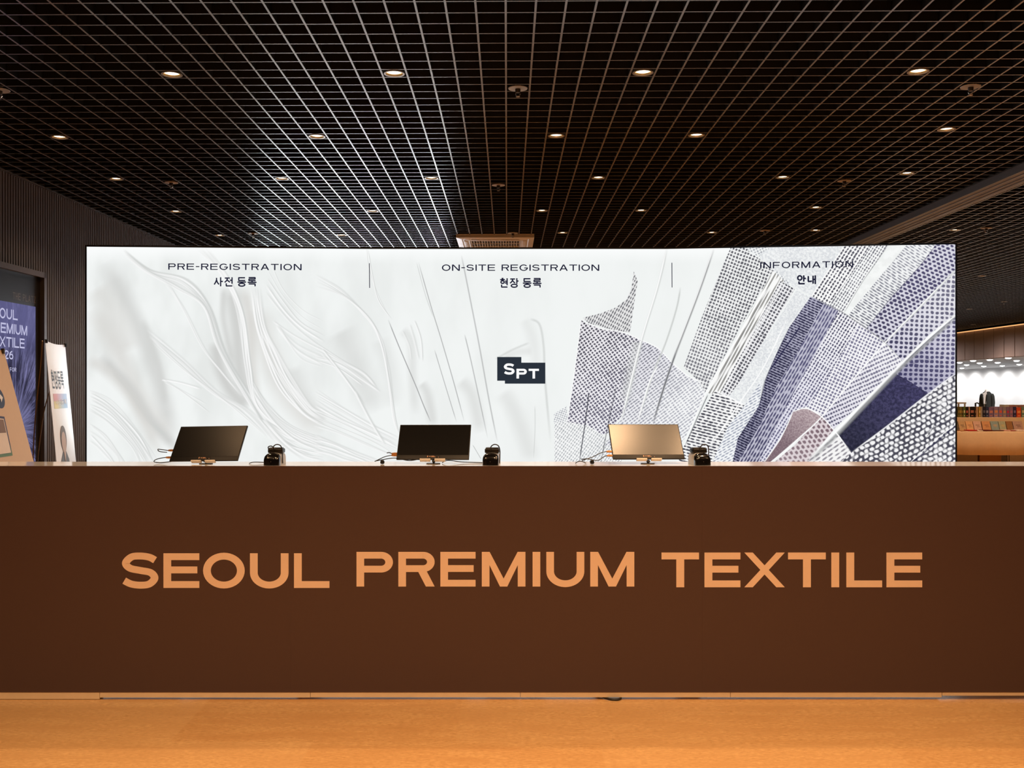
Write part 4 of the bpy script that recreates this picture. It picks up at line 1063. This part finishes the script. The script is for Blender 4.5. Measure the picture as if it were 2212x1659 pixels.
SUIT = pbr('printed_suit', '5b5350', .5); SKINP = pbr('printed_skin', 'c9a58f', .5); HAIRP = pbr('printed_hair', '6a5648', .5)
pp = lambda cx_, cy_, rx, ry: [(cx_ + rx * math.cos(k * math.pi / 12), cy_ + ry * math.sin(k * math.pi / 12)) for k in range(24)]
sheet_decal(S, [[(.18, .53), (.22, .46), (.36, .425), (.52, .425), (.64, .46), (.68, .53)]], 'portrait_suit', SUIT, sh)
sheet_decal(S, [pp(.44, .375, .15, .05)], 'portrait_hair', HAIRP, sh, .0025)
sheet_decal(S, [pp(.44, .39, .11, .042), [(.38, .42), (.5, .42), (.44, .47)]], 'portrait_face', SKINP, sh, .003)
sheet_decal(S, [rect(.2, .86, .535, .63)], 'paper_notice', pbr('white_paper', 'f4f2ef', .6), sh, .002)
sheet_decal(S, [rect(.24 + .1 * i, .30 + .1 * i, .65, .65 + .03 + .01 * (i % 3)) for i in range(5)] + [rect(.24, .8, .70, .704), rect(.24, .7, .712, .716)], 'small_print', pbr('grey_print', '8a8784', .6), sh)

b2, S2, sh2 = banner('banner_stand', 'tan banner stand with a blue disc, half cut off beside the digital sign', (-130, 745), 5.55, (8, 757), 6.25, (-60, 1005), VINB, .06, None)
o0 = Vector(b2.location)
m = MB()
for u in (.03, .97): m.lathe([(.0, -.016), (.012, -.016), (.012, .016), (.0, .016)], 10, S2(u, .004, .004))
m.build('corner_clip', pbr('steel_clip', '57504a', .35, .6), b2, True)
m = MB(); m.tube([S2(0, 1, -.004), S2(1, 1, -.004)], .008, 8)
for u in (.08, .92):
    q = S2(u, 1.0, -.004); m.tube([q, Vector((q.x, q.y, .004))], .010, 8)
m.build('foot_bar', RODM, b2, True)
m = MB()
for u in (.1, .9):
    q = S2(u, .0, -.02); m.tube([q, q + Vector((-.28, .0, -q.z + .012)) * .55 + Vector((-.05, 0, 0)), Vector((q.x - .3, q.y + .02, .012))], .006, 8)
m.build('rod', RODM, b2, True)
def uv_at(px, py):                                   # sheet coordinates seen at a pixel
    best = None
    e = o0
    a = S2(0, .5) + e; bq = S2(1, .5) + e; c = S2(0, 1) + e
    n_ = (bq - a).cross(c - a); d = Vector(((px - CX) / F, 1, -(py - HY) / F)); cam0 = Vector((0, 0, H))
    tt = (a - cam0).dot(n_) / d.dot(n_); p_ = cam0 + d * tt
    wv = bq - a; dv = (c - a) * 2
    r = p_ - a
    # solve r = u*wv + v*dv
    A11, A12, A22 = wv.dot(wv), wv.dot(dv), dv.dot(dv); B1_, B2_ = r.dot(wv), r.dot(dv)
    det = A11 * A22 - A12 * A12
    return ((B1_ * A22 - B2_ * A12) / det, (A11 * B2_ - A12 * B1_) / det + .5)
cu, cv_ = uv_at(-3, 858)
eu = uv_at(8.5, 858)[0] - cu; ev = uv_at(-3, 882)[1] - cv_
NAVYP = pbr('navy_print', '2c3350', .5)
sheet_decal(S2, [pp(cu, cv_, eu, ev)], 'disc', NAVYP, sh2)
sheet_decal(S2, [rect(cu - eu * .6, cu + eu * .62, cv_ - ev * .1, cv_ + ev * .1), [(cu + eu * .7, cv_), (cu + eu * .2, cv_ - ev * .45), (cu + eu * .2, cv_ + ev * .45)]], 'arrow', pbr('white_arrow', 'efe8e2', .5), sh2, .003)
K = lambda L: [uv_at(x, y) for x, y in L]
def poster_mat():
    t = NT('poster_border')
    o = t.n('ShaderNodeTexCoord').outputs['Generated']
    s = t.n('ShaderNodeSeparateXYZ'); t.set(s.inputs[0], o)
    c = t.mix(t.rng(s.outputs[2], .05, .3), lin('5d7f56'), lin('3b3350'))
    b = t.n('ShaderNodeBsdfPrincipled'); t.set(b.inputs['Base Color'], c); b.inputs['Roughness'].default_value = .5
    return t.done(b.outputs[0])
sheet_decal(S2, [K([(-60, 892), (9, 900), (27, 984), (-45, 995)])], 'poster', poster_mat(), sh2)
sheet_decal(S2, [K([(-60, 897), (7, 905), (23, 978), (-45, 988)])], 'poster_paper', pbr('poster_cream', 'e8d2bd', .5), sh2, .003)
sheet_decal(S2, [K([(-60, 899), (6, 907), (12, 935), (-55, 938)])], 'poster_photo', pbr('poster_brown', '83654e', .5, 0, .4, .3, 9), sh2, .004)

# ------------------------------------------------------------------ the hall beyond the light box
# booth fascia with a lit cove, soffit and white wall
FASC = pbr('taupe_panel', '8a7873', .55, 0, .35, .05, 4)
XF = 14.2
m = MB()
y = 20.0
while y < 40.5:
    m.box(XF, XF + .12, y + .018, y + .62 - .018, 2.45, 3.30); y += .62
m.box(XF + .05, XF + .12, 20, 40.6, 2.44, 3.30)
fa = structure(m.build('trim_2', FASC, fix=False)); fa.rotation_euler.z = TH
m = MB(); m.box(XF - .05, XF, 20, 40.6, 3.305, 3.33)
cvs = structure(m.build('trim_3', glow('cove_strip', 'ffb877', 1.1))); cvs.rotation_euler.z = TH
m = MB(); m.box(XF + .12, 20.5, 20, 47.9, 2.46, 2.5); sf = structure(m.build('ceiling_booth', pbr('grey_soffit', 'a8a8a8', .5))); sf.rotation_euler.z = TH
m = MB(); m.box(20.3, 20.5, 20, 47.9, 0, 2.46); m.box(14.6, 20.3, 47.6, 47.9, 0, 2.46)
wr = structure(m.build('wall_right', pbr('white_wall', 'eeeeee', .6))); wr.rotation_euler.z = TH
BOOTH = bpy.data.lights.new('booth_beam', 'SPOT'); BOOTH.energy = 125; BOOTH.color = (1, .97, .95); BOOTH.spot_size = math.radians(177); BOOTH.spot_blend = 1.0; BOOTH.shadow_soft_size = .08
LENSW = glow('white_lens', 'ffffff', 9.0)
i = 0; bp_ = None
for (px, py, beam) in ((2073, 783, 1), (2102, 779, 0), (2116, 784, 1), (2138, 777, 0), (2155, 783, 1), (2178, 773, 0), (2196, 779, 1), (2088, 788, 1), (2125, 791, 1), (2165, 790, 1), (2202, 787, 1), (2078, 795, 1)):
    w3 = at_height(px, py, 2.45); xx, yy = to_room(w3.x, w3.y)
    if bp_ is None:
        bp_ = thing('booth_downlight', 'x', 'ceiling light')
        m = MB(); m.ringlathe([(.11, .0), (.11, -.012), (.09, -.012), (.09, .0)], 24); m.build('trim_ring', pbr('white_ring', 'dddddd', .4), bp_, True)
        m = MB(); m.lathe([(.0, -.045), (.06, -.036), (.09, -.013), (.09, -.002), (.0, -.002)], 24); m.build('lens', LENSW, bp_, True)
        o = bp_
    else: o = copy_tree(bp_)
    x, y = from_room(xx, yy); o.location = (x, y, 2.46)
    tag(o, 'white downlight in the grey soffit above the far white booth wall', 'ceiling light', 'downlights in the booth soffit')
for k in range(8):                                   # beams washing down the white wall
    x, y = from_room(19.75, 37.2 + k * 1.45); l = bpy.data.objects.new('booth_beam', BOOTH); COL.objects.link(l); l.location = (x, y, 2.43)
m = MB(); m.box(14.4, 20.3, 20, 47.6, .0, .02); fb = structure(m.build('floor_booth', pbr('grey_bounce_slab', 'b4b4b6', .9))); fb.rotation_euler.z = TH  # unseen slab added to keep orange floor bounce off the white wall
HALLB = BOOTH.copy(); HALLB.energy = 420; HALLB.color = (1, .93, .88); HALLB.spot_size = math.radians(170)  # unseen fill spots added to whiten the fascia and mannequin
for (xx, yy) in ((12.4, 24.6), (12.6, 29), (12.6, 33), (10.6, 21)):
    x, y = from_room(xx, yy); l = bpy.data.objects.new('hall_fill', HALLB); COL.objects.link(l); l.location = (x, y, 3.3)

# book table
TY = 17.5
tt0 = P(2000, 931.6, TY)
ZT = tt0.z
tb = thing('display_table', 'long table under a tan cloth, holding the books beyond the light box', 'table', (8.9, TY + .45, 0))
m = MB(); m.box(-1.7, 1.7, -.42, .42, ZT - .04, ZT - .006); m.build('tabletop', PLY, tb)
for sx in (-1, 1):
    for sy in (-1, 1):
        m = MB(); m.tube([(sx * 1.6, sy * .36, 0), (sx * 1.6, sy * .36, ZT - .04)], .016, 10); m.build('leg', GUN, tb, True)
zc = P(0, 982, TY).z
m = MB()
xs = [7.18 + k * 3.44 / 60 for k in range(61)]
rowt = [(x, TY - .005 + .0, ZT - .003) for x in xs]
def wav(x, k): return .012 * math.sin(x * 9 + k) + .008 * math.sin(x * 23)
secs = []
back = [(x, TY + .9, ZT - .003) for x in xs]
front0 = [(x, TY, ZT - .003) for x in xs]; front1 = [(x, TY - .012, ZT - .02) for x in xs]
front2 = [(x, TY - .018 + wav(x, 0) * .5, (ZT + zc) / 2) for x in xs]; front3 = [(x, TY - .02 + wav(x, .4), zc + .01 * math.sin(x * 2.0)) for x in xs]
rows_ = [back, front0, front1, front2, front3]
n1 = len(xs); fs = []
for j in range(len(rows_) - 1):
    for i2 in range(n1 - 1): fs.append((j * n1 + i2, j * n1 + i2 + 1, (j + 1) * n1 + i2 + 1, (j + 1) * n1 + i2))
m.add([p_ for r in rows_ for p_ in r], fs)
cl = m.build('tablecloth', pbr('tan_cloth', 'e2c8aa', .8, 0, .2, .05, 20), None, True)
sol = cl.modifiers.new('thickness', 'SOLIDIFY'); sol.thickness = .004; sol.offset = -1
tag(cl, 'plain tan cloth hanging over the front of the book table', 'tablecloth')
zr = P(0, 901.5, TY + .42).z
m = MB(); m.box(7.4, 10.5, TY + .36, TY + .62, ZT - .003, zr, bev=.004)
tag(m.build('display_riser', pbr('pale_riser', 'e0c9a8', .6), None), 'long pale riser box at the back of the book table', 'riser')
PAGES = pbr('book_pages', 'e6dcc8', .7)
def cover(col): return pbr('cover_' + col, col, .45, 0, .4, .25, 25)
def book(w, hgt, d, col, band=None):
    t = bpy.data.objects.new('book', None); COL.objects.link(t); t.empty_display_size = .05
    m = MB()
    th = .003
    m.box(-w / 2, -w / 2 + th, 0, d, 0, hgt); m.box(w / 2 - th, w / 2, 0, d, 0, hgt); m.box(-w / 2, w / 2, -.003, .001, 0, hgt)
    m.build('cover', cover(col), t)
    m = MB(); m.box(-w / 2 + th, w / 2 - th, .001, d - .006, .004, hgt - .004); m.build('pages', PAGES, t)
    if band:
        m = MB(); m.box(-w * .34, w * .34, -.0045, -.003, hgt * .42, hgt * .66); m.box(-w * .25, w * .25, -.0045, -.003, hgt * .12, hgt * .2); m.build('spine_print', cover(band), t)
    return t
UP = [(75, 105, '5d5a30', 'a08a48', 'olive book at the light box end of the upright row'), (106, 138, '6e6838', 'b89a50', 'mustard-olive book, second from the light box end of the upright row'),
      (139, 164, '4a4428', '8a7a40', 'dark olive book beside the green one in the upright row'), (166, 201, '5c7a44', 'd8d0b0', 'green book between the olive books and the black one'),
      (205, 252, '1d1817', 'c06a5a', 'black book with red mark beside the green book'), (255, 276, 'c4a090', None, 'thin pinkish book between the two black books'),
      (278, 354, '191413', 'b07868', 'thick black book with pale ornament in the upright row'), (360, 382, '3a2a22', 'a07a58', 'thin dark brown book next to the thick black one'),
      (386, 412, 'c2a184', None, 'thin tan book beside the gap in the upright row'), (430, 460, 'b79a48', 'e0d8b0', 'yellow book just after the gap in the upright row'),
      (461, 491, '9c9690', None, 'grey book between the yellow and the navy books'), (496, 546, '23263c', '6a6a80', 'dark navy book below the mannequin jacket'),
      (549, 596, '2e3a62', '9aa0c0', 'blue book below the mannequin jacket, beside the lilac set'), (600, 678, '7c6894', 'c88a80', 'wide purple book at the start of the lilac set'),
      (685, 762, '9585ac', 'e0a070', 'lilac book with orange flame print'), (768, 832, '8f80a6', 'd86050', 'lilac book with red heart print'),
      (838, 897, '8e8aa0', 'd0a060', 'greyish lilac book with gold print'), (902, 952, '7f6a90', 'c83058', 'violet book with crimson print'),
      (955, 1012, '8a6c8c', 'b87890', 'plum book at the end of the lilac set'), (1018, 1066, '33305a', '8a80b0', 'indigo book beside the red-orange one'),
      (1074, 1150, 'd0502c', 'f0a060', 'bright red-orange book in the upright row'), (1156, 1215, '6a8a80', 'd0d0b0', 'teal book after the red-orange one, by the picture edge')]
ux = lambda c: 2060 + c / 7.9
for (a, b, col, band, lab) in UP:
    Yb = TY + .42; p0 = P(ux(a), 900, Yb); p1 = P(ux(b), 900, Yb)
    hgt = P(0, 879 + random.uniform(-.6, .8), Yb).z - zr
    o = book(p1.x - p0.x - .002, hgt, .13, col, band)
    o.location = ((p0.x + p1.x) / 2, Yb, zr + .0005); tag(o, lab, 'book', 'books standing on the riser')
LEAN = [(60, 98, '4a4030', '8a7a58', 'dark cover leaning at the light box end of the front row'), (101, 224, 'b59468', '6a5038', 'tan cover with dark landscape print, leaning in the front row'),
        (228, 352, 'd0a070', '9a6a48', 'orange-tan cover, third leaning from the light box'), (356, 492, 'c8a090', '8a6a5a', 'pinkish cover leaning between the orange-tan and orange ones'),
        (502, 648, 'c48a58', '8a5030', 'plain orange-brown cover leaning in the front row'), (652, 788, '7f9496', 'c8a070', 'blue-grey patterned cover beside the orange-brown one'),
        (792, 912, '9aa088', 'c8a860', 'green-grey patterned cover with gold, leaning in the front row'), (918, 1026, '8a5c2c', None, 'ochre brown cover without print, leaning in the front row'),
        (1034, 1200, 'a8877c', '6a4a48', 'wide mauve-brown cover leaning by the picture edge')]
for (a, b, col, band, lab) in LEAN:
    Yb = TY + .27; p0 = P(ux(a), 922, Yb); p1 = P(ux(b), 922, Yb); w = p1.x - p0.x - .004
    t = bpy.data.objects.new('book', None); COL.objects.link(t); t.empty_display_size = .05
    hh = .176
    m = MB(); m.box(-w / 2, w / 2, 0, .003, 0, hh); m.box(-w / 2, w / 2, .013, .016, 0, hh); m.box(-w / 2, -w / 2 + .003, 0, .016, 0, hh); m.build('cover', cover(col), t)
    m = MB(); m.box(-w / 2 + .003, w / 2 - .004, .003, .013, .003, hh - .003); m.build('pages', PAGES, t)
    if band:
        m = MB(); m.box(-w * .2, w * .28, -.001, 0, hh * .55, hh * .62); m.box(-w * .1, w * .3, -.001, 0, hh * .4, hh * .45); m.build('cover_print', cover(band), t)
    t.location = ((p0.x + p1.x) / 2, Yb, ZT + .001); t.rotation_euler = (math.radians(-24), 0, 0); tag(t, lab, 'book', 'books leaning in the front row')
FLAT = [(90, 185, 'b07848', 'brown booklet lying at the light box end of the table front'), (225, 372, 'b02a24', 'bright red booklet lying before the orange-tan cover'), (385, 470, 'eee0d4', 'white slip of paper lying before the pinkish cover'),
        (478, 640, '5a1c1a', 'dark red folder lying before the orange-brown cover'), (650, 822, '4a2018', 'dark brown folder lying before the blue-grey cover'), (830, 942, 'dcb0a8', 'pale pink leaflet lying before the ochre cover'),
        (955, 1030, '8a2a2c', 'small crimson leaflet between the pink and white ones'), (1040, 1180, 'e8d8d0', 'white leaflet lying before the mauve-brown cover')]
for i2, (a, b, col, lab) in enumerate(FLAT):
    p0 = P(ux(a), 928, TY + .1); p1 = P(ux(b), 928, TY + .1); hz = .012 + .01 * (i2 % 2)
    m = MB(); m.box(p0.x + .003, p1.x - .003, TY + .03, TY + .22, ZT + .0005, ZT + hz, bev=.002)
    tag(m.build('booklet', cover(col), None), lab, 'booklet', 'booklets lying flat on the book table')
# boxes under the table
for a, b, d, col, lab, name, cat in [(40, 412, .25, '9a8a78', 'grey-brown storage box under the light box end of the table', 'storage_box', 'box'), (446, 812, .25, 'a8743a', 'ochre cardboard box under the middle of the book table', 'cardboard_box', 'box'),
                                     (905, 1500, .25, 'b4aca2', 'pale grey storage box under the far part of the book table', 'storage_box', 'box')]:
    p0 = P(ux(a), 995, TY + d); p1 = P(ux(b), 995, TY + d)
    t = thing(name, lab, cat, ((p0.x + p1.x) / 2, TY + d, 0)); w = p1.x - p0.x
    m = MB(); m.box(-w / 2, w / 2, 0, .35, .0, .40, bev=.006); m.build('body', pbr('box_' + col, col, .7), t)
    m = MB(); m.box(-w / 2 - .006, w / 2 + .006, -.006, .356, .40, .43, bev=.005); m.build('lid', pbr('lid_' + col, col, .6), t)
p0 = P(ux(900), 990, TY + .12)
m = MB()
for dx in (0, .035): m.tube(catmull([(p0.x + dx, p0.y, ZT - .05), (p0.x + dx + .012, p0.y, .36), (p0.x + dx + .01, p0.y, .2), (p0.x + dx - .02, p0.y, .01)], 8), .006, 8)
tag(m.build('cable', BLACKP, None, True), 'pair of black cables hanging under the book table', 'cable')
# small stand and white box behind the books
Yq = 19.0
p0 = P(2086, 872, Yq)
t = thing('side_table', 'white side table behind the upright books, next to the light box edge', 'table', (P(2074, 0, Yq).x, Yq + .2, 0))
zz = P(0, 869, Yq).z
m = MB(); m.box(-.16, .14, -.15, .15, zz - .03, zz, bev=.004); m.build('tabletop', ACM, t)
for sx, sy in ((-.14, -.13), (.12, -.13), (-.14, .13), (.12, .13)):
    m = MB(); m.box(sx - .012, sx + .012, sy - .012, sy + .012, 0, zz - .03); m.build('leg', ACM, t)
t = thing('metal_stand', 'slim black metal stand with an angled arm behind the books', 'stand', (P(2088, 0, Yq).x, Yq - .35, 0))
z1 = P(0, 871, Yq).z
m = MB(); m.lathe([(.0, 0), (.11, 0), (.11, .012), (.0, .014)], 24); m.build('base', BLACKP, t, True)
m = MB(); m.box(-.011, .011, -.011, .011, .012, z1); m.build('post', BLACKP, t)
m = MB(); m.tube([(-.012, 0, z1 - .005), (.03, 0, z1 + .012), (.11, 0, z1 - .035)], .012, 8); m.build('arm', BLACKP, t, True)
# white tray of leaflets behind the books
p0 = P(2176, 877, 19.3)
t = thing('leaflet_tray', 'white tray with red-printed leaflets behind the red-orange book', 'tray', (p0.x + .1, 19.3, 0))
zz = P(0, 874, 19.3).z
m = MB(); m.box(-.2, .22, -.1, .1, zz - .05, zz, bev=.004); m.build('tray', ACM, t)
m = MB(); m.box(-.12, .16, -.104, -.1, zz - .035, zz - .015); m.build('red_print', cover('b86a60'), t)
m = MB(); m.box(-.03, .03, -.03, .03, 0, zz - .05); m.box(-.14, .14, -.12, .12, 0, .02); m.build('pedestal', ACM, t)

# mannequin in a dark jacket
my = 26.0; pm = P(2132, 842, my)
mn = thing('mannequin', 'headless mannequin in a dark jacket and white shirt before the white wall', 'mannequin', (pm.x, my, 0), math.radians(-58))
zn = pm.z; mn.scale = (.82, .82, 1)
def osec(w, d, z, y=0, n=20): return [(w * math.cos(2 * math.pi * k / n), y + d * math.sin(2 * math.pi * k / n), z) for k in range(n)]
m = MB(); m.loft([osec(.145, .10, zn - .62), osec(.13, .095, zn - .45), osec(.145, .10, zn - .28), osec(.14, .085, zn - .15), osec(.10, .07, zn - .095), osec(.058, .058, zn - .06), osec(.052, .055, zn), osec(.03, .03, zn + .012)])
m.build('torso', pbr('mannequin_skin', 'e8e2da', .5), mn, True, 70)
m = MB(); m.loft([osec(.06, .062, zn - .06), osec(.064, .066, zn - .035), osec(.058, .06, zn - .005)], caps=False)
m.add([(-.05, -.128, zn - .36), (.05, -.128, zn - .36), (.075, -.115, zn - .10), (.0, -.085, zn - .05), (-.075, -.115, zn - .10)], [(0, 1, 2, 3, 4)])
m.build('shirt', pbr('white_shirt', 'f0efee', .7), mn, True)
m = MB()
def jsec(w, d, z, gap, n=24):                          # open at the front (-y) by 'gap' radians
    out = []
    for k in range(n):
        a = -math.pi / 2 + gap + (2 * math.pi - 2 * gap) * k / (n - 1); out.append((w * math.cos(a), d * math.sin(a), z))
    return out
secs = [jsec(.20, .155, zn - .72, .12), jsec(.185, .145, zn - .55, .10), jsec(.172, .135, zn - .42, .12), jsec(.175, .130, zn - .28, .22), jsec(.18, .120, zn - .17, .36), jsec(.14, .10, zn - .09, .5), jsec(.075, .078, zn - .045, .6)]
n = 24; vs_ = [p_ for s in secs for p_ in s]; fs = [(j * n + k, j * n + k + 1, (j + 1) * n + k + 1, (j + 1) * n + k) for j in range(len(secs) - 1) for k in range(n - 1)]
m.add(vs_, fs)
for s in (-1, 1):
    m.tube(catmull([(s * .150, 0, zn - .13), (s * .185, .0, zn - .18), (s * .205, .0, zn - .34), (s * .205, -.03, zn - .5), (s * .20, -.06, zn - .66)], 6), [.045] + [.056] * 6 + [.054] * 6 + [.050] * 6 + [.046] * 6, 12)
    m.add([(s * .02, -.142, zn - .42), (s * .095, -.150, zn - .20), (s * .10, -.128, zn - .12), (s * .06, -.088, zn - .05), (s * .045, -.11, zn - .12)], [(0, 1, 2, 3, 4)])
jk = m.build('jacket', pbr('charcoal_wool', '2c2f2f', .8, 0, .2, .1, 40), mn, True, 60)
sol = jk.modifiers.new('thickness', 'SOLIDIFY'); sol.thickness = .006
m = MB(); m.lathe([(.0, 0), (.18, 0), (.18, .015), (.03, .025), (.018, .04), (.018, zn - .62), (.0, zn - .62)], 24); m.build('stand', CHROME, mn, True)
